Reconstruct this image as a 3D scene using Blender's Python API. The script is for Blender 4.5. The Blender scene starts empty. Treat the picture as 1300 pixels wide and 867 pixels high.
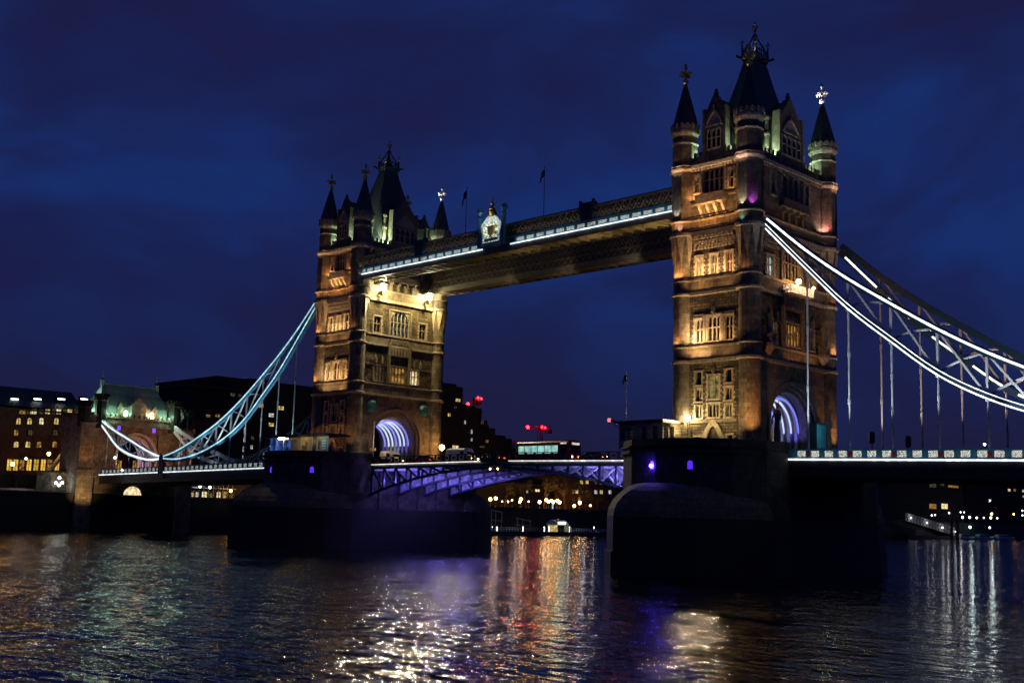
import bpy, bmesh, math, random
from mathutils import Vector, Matrix
R = math.radians
PI = math.pi
SC = bpy.context.scene
COL = SC.collection

# ------------------------------------------------------------------ camera
CAM = Vector((86.66789733, -133.46965945, 0.77153251))
YAW, PITCH, ROLL, FPX = -0.7873775066950636, 0.14808475410047606, 0.02839839744569677, 1459.0756833834669
D_ = Vector((math.sin(YAW)*math.cos(PITCH), math.cos(YAW)*math.cos(PITCH), math.sin(PITCH)))
R_ = Vector((math.cos(YAW), -math.sin(YAW), 0))
U_ = R_.cross(D_)
R2 = R_*math.cos(ROLL) + U_*math.sin(ROLL)
U2 = -R_*math.sin(ROLL) + U_*math.cos(ROLL)
cd = bpy.data.cameras.new('camera'); cam = bpy.data.objects.new('camera', cd); COL.objects.link(cam)
cam.matrix_world = Matrix(((R2.x, U2.x, -D_.x, CAM.x), (R2.y, U2.y, -D_.y, CAM.y), (R2.z, U2.z, -D_.z, CAM.z), (0, 0, 0, 1)))
cd.sensor_fit = 'HORIZONTAL'; cd.sensor_width = 36.0; cd.lens = FPX*36.0/1300.0
cd.clip_start = 0.5; cd.clip_end = 6000
SC.camera = cam

def at(x, y, axis, val):
    """measured position: where the sight line of a photo pixel meets the plane axis=val"""
    v = D_ + R2*((x-650)/FPX) - U2*((y-433.5)/FPX)
    t = (val-CAM[axis])/v[axis]
    return CAM + v*t

# ------------------------------------------------------------------ world, exposure
SC.view_settings.view_transform = 'Standard'; SC.view_settings.look = 'None'
SC.view_settings.exposure = 0.0; SC.view_settings.gamma = 1.0; SC.view_settings.use_curve_mapping = False
SC.render.engine = 'CYCLES'
SC.cycles.use_denoising = True
SC.cycles.denoising_prefilter = 'FAST'
SC.cycles.max_bounces = 5; SC.cycles.diffuse_bounces = 2; SC.cycles.glossy_bounces = 3
SC.cycles.transmission_bounces = 2; SC.cycles.caustics_reflective = False; SC.cycles.caustics_refractive = False
SC.cycles.sample_clamp_indirect = 4.0
try: SC.cycles.use_light_tree = True
except Exception: pass

W = bpy.data.worlds.new('World'); SC.world = W; W.use_nodes = True
nt = W.node_tree; nt.nodes.clear()
def N(nt, t, **kw):
    n = nt.nodes.new(t)
    for k, v in kw.items():
        if k == 'ins':
            for a, b in v.items(): n.inputs[a].default_value = b
        else: setattr(n, k, v)
    return n
def L(nt, a, b): nt.links.new(a, b)
def ramp(nt, stops, interp='LINEAR'):
    n = nt.nodes.new('ShaderNodeValToRGB'); cr = n.color_ramp; cr.interpolation = interp
    while len(cr.elements) < len(stops): cr.elements.new(0.5)
    for e, (p, c) in zip(cr.elements, stops):
        e.position = p; e.color = (c[0], c[1], c[2], 1) if not isinstance(c, (int, float)) else (c, c, c, 1)
    return n
tc = N(nt, 'ShaderNodeTexCoord')
mp = N(nt, 'ShaderNodeMapping'); mp.inputs['Scale'].default_value = (1.0, 1.0, 2.1); mp.inputs['Location'].default_value = (0.37, 0.2, 0.1)
L(nt, tc.outputs['Generated'], mp.inputs['Vector'])
cl = N(nt, 'ShaderNodeTexNoise', ins={'Scale': 3.7, 'Detail': 6.0, 'Roughness': 0.50, 'Distortion': 0.45})
L(nt, mp.outputs['Vector'], cl.inputs['Vector'])
clr = ramp(nt, [(0.36, (0.0106, 0.0122, 0.061)), (0.50, (0.0094, 0.0172, 0.091)), (0.63, (0.0084, 0.0268, 0.142))])
L(nt, cl.outputs['Fac'], clr.inputs['Fac'])
sp = N(nt, 'ShaderNodeSeparateXYZ'); L(nt, tc.outputs['Generated'], sp.inputs['Vector'])
# glow of the town low down, darker overhead
hr = ramp(nt, [(0.0, 1.0), (0.05, 0.85), (0.22, 0.0)])
L(nt, sp.outputs['Z'], hr.inputs['Fac'])
mx = N(nt, 'ShaderNodeMix', data_type='RGBA'); L(nt, hr.outputs['Color'], mx.inputs['Factor'])
L(nt, clr.outputs['Color'], mx.inputs['A']); mx.inputs['B'].default_value = (0.0115, 0.0105, 0.038, 1)
zr = ramp(nt, [(0.0, 1.0), (0.42, 1.0), (0.75, 0.45), (1.0, 0.3)])
L(nt, sp.outputs['Z'], zr.inputs['Fac'])
mul = N(nt, 'ShaderNodeMix', data_type='RGBA', blend_type='MULTIPLY'); mul.inputs['Factor'].default_value = 1
L(nt, mx.outputs['Result'], mul.inputs['A']); L(nt, zr.outputs['Color'], mul.inputs['B'])
sky = N(nt, 'ShaderNodeTexSky', sky_type='NISHITA'); sky.sun_disc = False
sky.sun_elevation = R(-7.0); sky.sun_rotation = R(300)
skb = N(nt, 'ShaderNodeVectorMath', operation='SCALE'); skb.inputs['Scale'].default_value = 0.02
L(nt, sky.outputs['Color'], skb.inputs[0])
ad = N(nt, 'ShaderNodeVectorMath', operation='ADD'); L(nt, mul.outputs['Result'], ad.inputs[0]); L(nt, skb.outputs['Vector'], ad.inputs[1])
bg = N(nt, 'ShaderNodeBackground'); bg.inputs['Strength'].default_value = 1.0
L(nt, ad.outputs['Vector'], bg.inputs['Color'])
wo = N(nt, 'ShaderNodeOutputWorld'); L(nt, bg.outputs['Background'], wo.inputs['Surface'])

# ------------------------------------------------------------------ materials
MATS = {}
def mat_new(name):
    m = bpy.data.materials.new(name); m.use_nodes = True; MATS[name] = m
    nt = m.node_tree; b = nt.nodes['Principled BSDF']
    return m, nt, b
def objvec(nt):
    t = N(nt, 'ShaderNodeTexCoord'); return t.outputs['Object']
def wallvec(nt):
    s = N(nt, 'ShaderNodeSeparateXYZ'); L(nt, objvec(nt), s.inputs[0])
    a = N(nt, 'ShaderNodeMath', operation='ADD'); L(nt, s.outputs['X'], a.inputs[0]); L(nt, s.outputs['Y'], a.inputs[1])
    c = N(nt, 'ShaderNodeCombineXYZ'); L(nt, a.outputs[0], c.inputs['X']); L(nt, s.outputs['Z'], c.inputs['Y'])
    return c.outputs[0]
def masonry(name, c1, c2, mortar, bw, bh, bump=0.5, rough=0.85, stain=0.5, msize=0.02):
    m, nt, b = mat_new(name)
    v = wallvec(nt)
    # ragged edges so courses are not ruler straight
    nz0 = N(nt, 'ShaderNodeTexNoise', ins={'Scale': 3.0, 'Detail': 2.0}); L(nt, objvec(nt), nz0.inputs['Vector'])
    mp = N(nt, 'ShaderNodeVectorMath', operation='MULTIPLY_ADD'); L(nt, nz0.outputs['Color'], mp.inputs[0]); mp.inputs[1].default_value = (0.06, 0.04, 0); L(nt, v, mp.inputs[2])
    br = N(nt, 'ShaderNodeTexBrick', ins={'Color1': (*c1, 1), 'Color2': (*c2, 1), 'Mortar': (*mortar, 1), 'Scale': 1.0, 'Mortar Size': msize, 'Mortar Smooth': 0.6, 'Bias': 0.0, 'Brick Width': bw, 'Row Height': bh})
    L(nt, mp.outputs[0], br.inputs['Vector'])
    nz = N(nt, 'ShaderNodeTexNoise', ins={'Scale': 0.55, 'Detail': 6.0, 'Roughness': 0.62}); L(nt, objvec(nt), nz.inputs['Vector'])
    rp = ramp(nt, [(0.3, 1.0-stain), (0.68, 1.12)]); L(nt, nz.outputs['Fac'], rp.inputs['Fac'])
    mm = N(nt, 'ShaderNodeMix', data_type='RGBA', blend_type='MULTIPLY'); mm.inputs['Factor'].default_value = 1
    L(nt, br.outputs['Color'], mm.inputs['A']); L(nt, rp.outputs['Color'], mm.inputs['B'])
    ng = N(nt, 'ShaderNodeTexNoise', ins={'Scale': 2.6, 'Detail': 8.0, 'Roughness': 0.75}); mpg = N(nt, 'ShaderNodeMapping'); mpg.inputs['Scale'].default_value = (1, 1, 0.35); L(nt, objvec(nt), mpg.inputs['Vector']); L(nt, mpg.outputs[0], ng.inputs['Vector'])
    rg = ramp(nt, [(0.36, 0.45), (0.62, 1.15)]); L(nt, ng.outputs['Fac'], rg.inputs['Fac'])
    m2 = N(nt, 'ShaderNodeMix', data_type='RGBA', blend_type='MULTIPLY'); m2.inputs['Factor'].default_value = 0.85; L(nt, mm.outputs['Result'], m2.inputs['A']); L(nt, rg.outputs['Color'], m2.inputs['B'])
    L(nt, m2.outputs['Result'], b.inputs['Base Color']); b.inputs['Roughness'].default_value = rough
    nf = N(nt, 'ShaderNodeTexNoise', ins={'Scale': 7.0, 'Detail': 4.0}); L(nt, objvec(nt), nf.inputs['Vector'])
    s = N(nt, 'ShaderNodeMath', operation='MULTIPLY_ADD'); L(nt, nf.outputs['Fac'], s.inputs[0]); s.inputs[1].default_value = 0.7; 
    iv = N(nt, 'ShaderNodeMath', operation='SUBTRACT'); iv.inputs[0].default_value = 1.0; L(nt, br.outputs['Fac'], iv.inputs[1]); L(nt, iv.outputs[0], s.inputs[2])
    bp = N(nt, 'ShaderNodeBump', ins={'Strength': bump, 'Distance': 0.06}); L(nt, s.outputs[0], bp.inputs['Height']); L(nt, bp.outputs['Normal'], b.inputs['Normal'])
    return m
def plain(name, c, rough=0.6, metal=0.0, var=0.25, scale=1.5, bump=0.0, spec=0.5):
    m, nt, b = mat_new(name)
    nz = N(nt, 'ShaderNodeTexNoise', ins={'Scale': scale, 'Detail': 5.0, 'Roughness': 0.6}); L(nt, objvec(nt), nz.inputs['Vector'])
    rp = ramp(nt, [(0.3, tuple(x*(1-var) for x in c)), (0.7, tuple(min(1, x*(1+var*0.6)) for x in c))]); L(nt, nz.outputs['Fac'], rp.inputs['Fac'])
    L(nt, rp.outputs['Color'], b.inputs['Base Color']); b.inputs['Roughness'].default_value = rough; b.inputs['Metallic'].default_value = metal
    b.inputs['Specular IOR Level'].default_value = spec
    if bump:
        bp = N(nt, 'ShaderNodeBump', ins={'Strength': bump, 'Distance': 0.05}); L(nt, nz.outputs['Fac'], bp.inputs['Height']); L(nt, bp.outputs['Normal'], b.inputs['Normal'])
    return m
def glow(name, c, s, base=(0.6, 0.6, 0.6)):
    m, nt, b = mat_new(name)
    b.inputs['Base Color'].default_value = (*base, 1); b.inputs['Emission Color'].default_value = (*c, 1); b.inputs['Emission Strength'].default_value = s
    b.inputs['Roughness'].default_value = 0.4
    return m
def window_glow(name, c, s, dark=0.25, scale=1.3):
    """a lit room seen through glass: uneven lamp light, curtains, furniture"""
    m, nt, b = mat_new(name)
    nz = N(nt, 'ShaderNodeTexNoise', ins={'Scale': scale, 'Detail': 3.0}); L(nt, objvec(nt), nz.inputs['Vector'])
    rp = ramp(nt, [(0.36, tuple(x*dark for x in c)), (0.62, c)]); L(nt, nz.outputs['Fac'], rp.inputs['Fac'])
    b.inputs['Base Color'].default_value = (0.02, 0.02, 0.02, 1); b.inputs['Roughness'].default_value = 0.08
    L(nt, rp.outputs['Color'], b.inputs['Emission Color']); b.inputs['Emission Strength'].default_value = s
    return m

masonry('rock_stone', (0.27, 0.205, 0.14), (0.10, 0.08, 0.058), (0.035, 0.03, 0.025), 0.95, 0.40, 1.0, 0.9, 0.6, 0.05)
masonry('ashlar', (0.33, 0.27, 0.20), (0.20, 0.165, 0.125), (0.09, 0.075, 0.06), 1.25, 0.62, 0.7, 0.85, 0.6, 0.022)
plain('trim_stone', (0.42, 0.36, 0.28), 0.75, var=0.5, scale=2.6, bump=0.5)
plain('carved_stone', (0.23, 0.19, 0.145), 0.8, var=0.45, scale=2.5, bump=0.6)
masonry('pier_granite', (0.115, 0.10, 0.08), (0.06, 0.054, 0.045), (0.025, 0.023, 0.02), 1.7, 0.72, 0.5, 0.75, 0.5, 0.015)
masonry('cap_granite', (0.24, 0.21, 0.155), (0.17, 0.15, 0.11), (0.06, 0.055, 0.05), 1.7, 0.9, 0.5, 0.8, 0.5, 0.03)
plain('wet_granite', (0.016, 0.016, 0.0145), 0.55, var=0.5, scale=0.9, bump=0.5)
plain('slate', (0.07, 0.075, 0.075), 0.5, var=0.35, scale=3.0, bump=0.35)
plain('lead_roof', (0.20, 0.24, 0.22), 0.55, var=0.3, scale=0.8, bump=0.2)
plain('gold', (0.75, 0.52, 0.16), 0.3, 1.0, 0.2)
plain('blue_paint', (0.06, 0.24, 0.36), 0.45, var=0.2)
plain('dark_blue_paint', (0.018, 0.045, 0.075), 0.45, var=0.25)
plain('pale_paint', (0.62, 0.66, 0.68), 0.5, var=0.15)
plain('girder_paint', (0.50, 0.52, 0.55), 0.55, var=0.7, scale=1.1, bump=0.2)
plain('white_paint', (0.8, 0.8, 0.78), 0.45, var=0.1)
plain('iron_screen', (0.04, 0.034, 0.028), 0.5, var=0.5, scale=2.5)
plain('iron', (0.025, 0.027, 0.03), 0.5, var=0.3)
plain('walkway_grey', (0.15, 0.13, 0.10), 0.6, var=0.35, scale=1.0)
plain('soffit_paint', (0.42, 0.37, 0.26), 0.6, var=0.3, scale=0.6)
plain('asphalt', (0.05, 0.05, 0.05), 0.85, var=0.3)
plain('paving', (0.16, 0.15, 0.14), 0.85, var=0.3)
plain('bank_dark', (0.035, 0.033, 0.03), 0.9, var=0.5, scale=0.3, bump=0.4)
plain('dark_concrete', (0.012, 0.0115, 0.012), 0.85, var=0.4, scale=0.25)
masonry('brown_brick', (0.22, 0.105, 0.06), (0.16, 0.08, 0.05), (0.12, 0.09, 0.07), 0.6, 0.22, 0.3, 0.9, 0.4)
plain('bus_red', (0.45, 0.02, 0.02), 0.35, var=0.1)
plain('rubber', (0.02, 0.02, 0.02), 0.8)
plain('glass_dark', (0.012, 0.013, 0.016), 0.06, var=0.3)
plain('flag_cloth', (0.05, 0.045, 0.08), 0.9, var=0.4)
plain('bark', (0.06, 0.045, 0.032), 0.9, var=0.4, scale=4)
plain('leaf', (0.075, 0.07, 0.03), 0.8, var=0.4, scale=1.2)
plain('teal_panel', (0.05, 0.30, 0.36), 0.5, var=0.2)
plain('teal_shield', (0.05, 0.22, 0.25), 0.35, var=0.35, scale=1.1)
plain('cream_panel', (0.60, 0.50, 0.26), 0.6, var=0.2)
plain('vault_stone', (0.55, 0.54, 0.55), 0.6, var=0.15)
plain('canvas', (0.42, 0.36, 0.34), 0.8, var=0.2)
plain('poster_ink', (0.16, 0.11, 0.05), 0.7, var=0.6, scale=2.5)
plain('poster_blue', (0.10, 0.45, 0.60), 0.6, var=0.2)
glow('rib_glow', (0.62, 0.74, 1.0), 1.0)
glow('rib_glow_blue', (0.22, 0.24, 1.0), 0.9)
glow('lamp_warm', (1.0, 0.46, 0.11), 34.0)
glow('lamp_strong', (1.0, 0.84, 0.46), 170.0)
glow('lamp_tower', (1.0, 0.78, 0.38), 90.0)
glow('lamp_yellow', (1.0, 0.83, 0.42), 60.0)
glow('lamp_white', (0.92, 1.0, 0.95), 6.0)
glow('lamp_green', (0.65, 1.0, 0.75), 5.0)
glow('lamp_red', (1.0, 0.006, 0.01), 40.0)
glow('lamp_violet', (0.10, 0.02, 0.95), 1.0)
glow('lamp_violet_hot', (0.07, 0.03, 1.0), 240.0)
glow('lamp_red_far', (1.0, 0.002, 0.003), 120.0)
glow('tail_red', (1.0, 0.05, 0.03), 3.0)
window_glow('win_yellow', (1.0, 0.70, 0.22), 0.9)
window_glow('win_bright', (1.0, 0.80, 0.42), 1.3, 0.35)
window_glow('win_amber', (1.0, 0.50, 0.10), 0.45, 0.15)
window_glow('win_dim', (0.55, 0.42, 0.16), 0.14, 0.1)
window_glow('win_white', (0.90, 0.95, 0.85), 0.8, 0.3)
window_glow('win_green', (0.85, 0.75, 0.25), 0.28, 0.05)
window_glow('win_red', (1.0, 0.05, 0.03), 0.4, 0.0, 0.8)
window_glow('win_bus', (0.45, 0.95, 0.85), 0.75, 0.5, 1.0)
window_glow('win_blue', (0.05, 0.20, 0.95), 0.45, 0.05, 0.7)
window_glow('win_arcade', (1.0, 0.60, 0.08), 1.0, 0.45, 0.5)

def led_run(name, c, s, lo=0.4):
    """a run of separate light fittings: brightness breaks up along the strip"""
    m, nt, b = mat_new(name)
    v = N(nt, 'ShaderNodeTexVoronoi', feature='F1', ins={'Scale': 1.3}); L(nt, objvec(nt), v.inputs['Vector'])
    nz = N(nt, 'ShaderNodeTexNoise', ins={'Scale': 0.5, 'Detail': 3.0}); L(nt, objvec(nt), nz.inputs['Vector'])
    ml = N(nt, 'ShaderNodeMath', operation='MULTIPLY_ADD'); L(nt, nz.outputs['Fac'], ml.inputs[0]); ml.inputs[1].default_value = 0.9; L(nt, v.outputs['Distance'], ml.inputs[2])
    rp = ramp(nt, [(0.55, tuple(c)), (1.15, tuple(x*lo for x in c))]); L(nt, ml.outputs[0], rp.inputs['Fac'])
    b.inputs['Base Color'].default_value = (0.5, 0.5, 0.5, 1); L(nt, rp.outputs['Color'], b.inputs['Emission Color']); b.inputs['Emission Strength'].default_value = s
    return m
def glow_pattern(name, c, s, sx, ratio=0.6):
    """cast openwork panel with its lit look put in as emission: bright ground with darker scrollwork"""
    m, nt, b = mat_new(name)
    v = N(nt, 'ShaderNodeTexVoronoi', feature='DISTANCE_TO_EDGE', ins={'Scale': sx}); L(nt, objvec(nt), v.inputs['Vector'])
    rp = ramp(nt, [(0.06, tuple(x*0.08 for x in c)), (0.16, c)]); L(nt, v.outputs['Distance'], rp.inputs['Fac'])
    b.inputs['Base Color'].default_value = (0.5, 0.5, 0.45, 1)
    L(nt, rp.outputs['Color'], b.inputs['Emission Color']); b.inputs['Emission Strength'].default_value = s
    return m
led_run('led_white', (0.86, 0.94, 1.0), 3.4, 0.40)
led_run('led_white_dim', (0.80, 0.92, 1.0), 2.4, 0.45)
led_run('led_cyan', (0.44, 0.84, 0.98), 1.35, 0.5)
led_run('led_warmwhite', (1.0, 0.90, 0.80), 2.0, 0.5)
glow_pattern('panel_lit', (0.98, 0.95, 0.74), 0.75, 5.0)
glow_pattern('panel_lit_white', (0.85, 0.92, 0.80), 0.45, 3.0)
glow_pattern('balcony_lit', (1.0, 0.62, 0.36), 1.5, 2.2)
glow_pattern('crest_lit', (0.75, 1.0, 0.92), 0.6, 1.9)
def stained():
    m, nt, b = mat_new('stained_glass')
    br = N(nt, 'ShaderNodeTexBrick', ins={'Color1': (0.02, 0.20, 0.30, 1), 'Color2': (0.32, 0.17, 0.05, 1), 'Mortar': (0, 0, 0, 1), 'Scale': 1.0, 'Mortar Size': 0.16, 'Brick Width': 0.9, 'Row Height': 0.95, 'Bias': -0.1})
    L(nt, wallvec(nt), br.inputs['Vector'])
    b.inputs['Base Color'].default_value = (0.02, 0.03, 0.03, 1); b.inputs['Roughness'].default_value = 0.1
    L(nt, br.outputs['Color'], b.inputs['Emission Color']); b.inputs['Emission Strength'].default_value = 0.45
stained()

# ------------------------------------------------------------------ mesh helpers
class MB:
    def __init__(s): s.v = []; s.f = []; s.m = []; s.slots = []; s.mi = 0; s.T = None
    def mat(s, name):
        if name not in s.slots: s.slots.append(name)
        s.mi = s.slots.index(name); return s
    def add(s, vs, fs):
        o = len(s.v)
        for p in vs:
            if s.T: p = s.T(p)
            s.v.append(tuple(p))
        for f in fs: s.f.append([i+o for i in f]); s.m.append(s.mi)
        return s
    def box(s, x0, x1, y0, y1, z0, z1):
        return s.add([(x0,y0,z0),(x1,y0,z0),(x1,y1,z0),(x0,y1,z0),(x0,y0,z1),(x1,y0,z1),(x1,y1,z1),(x0,y1,z1)],
                     [(0,3,2,1),(4,5,6,7),(0,1,5,4),(1,2,6,5),(2,3,7,6),(3,0,4,7)])
    def prism(s, poly, z0, z1, top=1.0, c=None):
        n = len(poly)
        if c is None: c = (sum(p[0] for p in poly)/n, sum(p[1] for p in poly)/n)
        up = [(c[0]+(p[0]-c[0])*top, c[1]+(p[1]-c[1])*top, z1) for p in poly]
        return s.add([(p[0], p[1], z0) for p in poly]+up, [tuple(range(n))[::-1], tuple(range(n, 2*n))]+[(i, (i+1) % n, n+(i+1) % n, n+i) for i in range(n)])
    def extr(s, poly, vec):
        n = len(poly); v = Vector(vec)
        return s.add(list(poly)+[tuple(Vector(p)+v) for p in poly], [tuple(range(n)), tuple(range(n, 2*n))[::-1]]+[(i, n+i, n+(i+1) % n, (i+1) % n) for i in range(n)])
    def rev(s, cx, cy, prof, n=8, rot=None, sx=1, sy=1, lo=True, hi=True):
        if rot is None: rot = PI/n
        vs = []; fs = []
        for r, z in prof:
            for k in range(n):
                a = rot+2*PI*k/n; vs.append((cx+r*sx*math.cos(a), cy+r*sy*math.sin(a), z))
        for j in range(len(prof)-1):
            for k in range(n):
                k2 = (k+1) % n; fs.append((j*n+k, j*n+k2, (j+1)*n+k2, (j+1)*n+k))
        if lo: fs.append(tuple(range(n))[::-1])
        if hi: fs.append(tuple(range((len(prof)-1)*n, len(prof)*n)))
        return s.add(vs, fs)
    def beam(s, p, q, w, h, up=(0, 0, 1)):
        p = Vector(p); q = Vector(q); d = (q-p)
        if d.length < 1e-6: return s
        d.normalize(); up = Vector(up); sd = d.cross(up)
        if sd.length < 1e-4: sd = d.cross(Vector((0, 1, 0)))
        sd.normalize(); u = sd.cross(d)
        a = sd*w/2; b = u*h/2
        vs = [p-a-b, p+a-b, p+a+b, p-a+b, q-a-b, q+a-b, q+a+b, q-a+b]
        return s.add(vs, [(0,3,2,1),(4,5,6,7),(0,1,5,4),(1,2,6,5),(2,3,7,6),(3,0,4,7)])
    def tube(s, pts, r, n=6, r2=None):
        pts = [Vector(p) for p in pts]; m = len(pts); vs = []; fs = []
        for i, p in enumerate(pts):
            d = (pts[min(i+1, m-1)]-pts[max(i-1, 0)]).normalized()
            a = d.cross(Vector((0, 0, 1)))
            if a.length < 1e-3: a = d.cross(Vector((1, 0, 0)))
            a.normalize(); b = a.cross(d)
            rr = r if r2 is None else r+(r2-r)*i/(m-1)
            for k in range(n):
                t = 2*PI*k/n; vs.append(p+a*rr*math.cos(t)+b*rr*math.sin(t))
        for i in range(m-1):
            for k in range(n): fs.append((i*n+k, i*n+(k+1) % n, (i+1)*n+(k+1) % n, (i+1)*n+k))
        fs.append(tuple(range(n))[::-1]); fs.append(tuple(range((m-1)*n, m*n)))
        return s.add(vs, fs)
    def ribbon(s, pts, y0, y1, h):
        """strip of rectangular section following pts (x,z), from y0 to y1, height h"""
        n = len(pts); vs = []; fs = []
        for i, (x, z) in enumerate(pts):
            a = pts[max(i-1, 0)]; b = pts[min(i+1, n-1)]
            t = Vector((b[0]-a[0], b[1]-a[1])).normalized(); nx, nz = -t.y*h/2, t.x*h/2
            vs += [(x-nx, y0, z-nz), (x-nx, y1, z-nz), (x+nx, y1, z+nz), (x+nx, y0, z+nz)]
        for i in range(n-1):
            for k in range(4): fs.append((4*i+k, 4*i+(k+1) % 4, 4*i+4+(k+1) % 4, 4*i+4+k))
        fs.append((0, 1, 2, 3)); fs.append((4*n-4, 4*n-1, 4*n-2, 4*n-3))
        return s.add(vs, fs)
    def sphere(s, c, r, n=10, m=6, sz=1.0):
        prof = [(r*math.sin(PI*(j+0.02)/(m+0.04)), c[2]-r*sz*math.cos(PI*(j+0.02)/(m+0.04))) for j in range(m+1)]
        return s.rev(c[0], c[1], prof, n)
    def build(s, name, mats=None, parent=None, loc=None, smooth=False):
        if isinstance(mats, str): mats = [mats]
        if mats is None: mats = s.slots
        base = Vector((0, 0, 0))
        if parent is not None: base = WORLD[parent]
        if loc is not None: base = Vector(loc)
        me = bpy.data.meshes.new(name)
        me.from_pydata([tuple(Vector(p)-base) for p in s.v], [], s.f)
        for a in mats: me.materials.append(MATS[a])
        if len(mats) > 1:
            for p, i in zip(me.polygons, s.m): p.material_index = min(i, len(mats)-1)
        bm = bmesh.new(); bm.from_mesh(me); bmesh.ops.recalc_face_normals(bm, faces=bm.faces); bm.to_mesh(me); bm.free()
        if smooth:
            for p in me.polygons: p.use_smooth = True
        o = bpy.data.objects.new(name, me); COL.objects.link(o)
        WORLD[o] = base
        if parent is not None: o.parent = parent
        else: o.location = base
        return o
WORLD = {}
def thing(name, label, cat, loc=(0, 0, 0), group=None):
    o = bpy.data.objects.new(name, None); COL.objects.link(o); o.location = loc; o.empty_display_size = 0.3
    WORLD[o] = Vector(loc); return tag(o, label, cat, group)
def tag(o, label, cat, group=None, kind=None):
    o['label'] = label; o['category'] = cat
    if group: o['group'] = group
    if kind: o['kind'] = kind
    return o
def struct(o): o['kind'] = 'structure'; return o
def copy_tree(o, loc, label=None, parent=None):
    c = o.copy(); COL.objects.link(c)
    if parent is not None: c.parent = parent
    else: c.location = loc; WORLD[c] = Vector(loc)
    if label: c['label'] = label
    for ch in list(o.children): copy_tree(ch, None, None, c)
    return c
def spot(p, tgt, col, watts, ang=80, blend=1.0, r=0.2):
    l = bpy.data.lights.new('floodlight_beam', 'SPOT'); l.energy = watts; l.color = col; l.spot_size = R(ang); l.spot_blend = blend; l.shadow_soft_size = r
    o = bpy.data.objects.new('floodlight_beam', l); COL.objects.link(o); o.location = p
    o.rotation_euler = (Vector(tgt)-Vector(p)).to_track_quat('-Z', 'Y').to_euler()
    return o
def point(p, col, watts, r=0.25):
    l = bpy.data.lights.new('lamp_bulb', 'POINT'); l.energy = watts; l.color = col; l.shadow_soft_size = r
    o = bpy.data.objects.new('lamp_bulb', l); COL.objects.link(o); o.location = p; return o
WARM = (1.0, 0.54, 0.20); AMBER = (1.0, 0.44, 0.13); YEL = (1.0, 0.72, 0.28); GRN = (0.62, 1.0, 0.66); WHITE = (0.9, 0.95, 1.0); VIO = (0.22, 0.16, 1.0)


# ------------------------------------------------------------------ river, banks
WZ = -6.0
def water_mat():
    m, nt, b = mat_new('river_water')
    v = objvec(nt)
    def nz(scale, sx, sy, det, dist=0.0, rot=0.7):
        mp = N(nt, 'ShaderNodeMapping'); mp.inputs['Scale'].default_value = (sx, sy, 1); mp.inputs['Rotation'].default_value = (0, 0, rot); L(nt, v, mp.inputs['Vector'])
        n = N(nt, 'ShaderNodeTexNoise', ins={'Scale': scale, 'Detail': det, 'Roughness': 0.55, 'Distortion': dist}); L(nt, mp.outputs[0], n.inputs['Vector']); return n.outputs['Fac']
    def bump(h, dist, prev=None, st=1.0):
        bp = N(nt, 'ShaderNodeBump', ins={'Strength': st, 'Distance': dist}); L(nt, h, bp.inputs['Height'])
        if prev is not None: L(nt, prev, bp.inputs['Normal'])
        return bp.outputs['Normal']
    gust = nz(0.045, 1.0, 2.2, 3.0, 0.4, 0.9); gr = ramp(nt, [(0.34, 0.40), (0.60, 1.0)]); L(nt, gust, gr.inputs['Fac'])
    def bumpg(h, dist, prev):
        bp = N(nt, 'ShaderNodeBump', ins={'Distance': dist}); L(nt, h, bp.inputs['Height']); L(nt, gr.outputs['Color'], bp.inputs['Strength']); L(nt, prev, bp.inputs['Normal']); return bp.outputs['Normal']
    n1 = bump(nz(0.15, 1, 1, 2.0), 0.45)
    nm = bumpg(nz(0.55, 0.58, 1.45, 2.0, 0.3, 0.78), 0.44, n1)
    n2 = bumpg(nz(1.8, 0.65, 1.35, 2.0, 0.25, 0.78), 0.09, nm)
    n3 = bumpg(nz(5.0, 0.8, 1.2, 1.0, 0.2), 0.02, n2)
    L(nt, n3, b.inputs['Normal'])
    b.inputs['Base Color'].default_value = (0.003, 0.005, 0.008, 1); b.inputs['Roughness'].default_value = 0.05
    b.inputs['IOR'].default_value = 1.33
water_mat()
m = MB(); m.add([(-176, -900, WZ), (900, -900, WZ), (900, 2600, WZ), (-176, 2600, WZ)], [(0, 1, 2, 3)])
struct(m.build('river', 'river_water', loc=(0, 0, WZ)))['label'] = 'dark rippled river'
m = MB(); m.box(-4000, -176, -2500, 4000, WZ-6, 2.6)
struct(m.build('north_bank', 'bank_dark', loc=(-200, 0, 2.6)))
m = MB(); m.box(-176.02, -174.9, -900, 2600, WZ-4, 2.0); m.box(-176.3, -174.7, -900, 2600, 2.0, 2.5)
tag(m.build('embankment_wall', 'wet_granite', loc=(-175.5, 0, WZ)), 'long dark stone embankment wall along the far bank waterline', 'wall')

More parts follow.
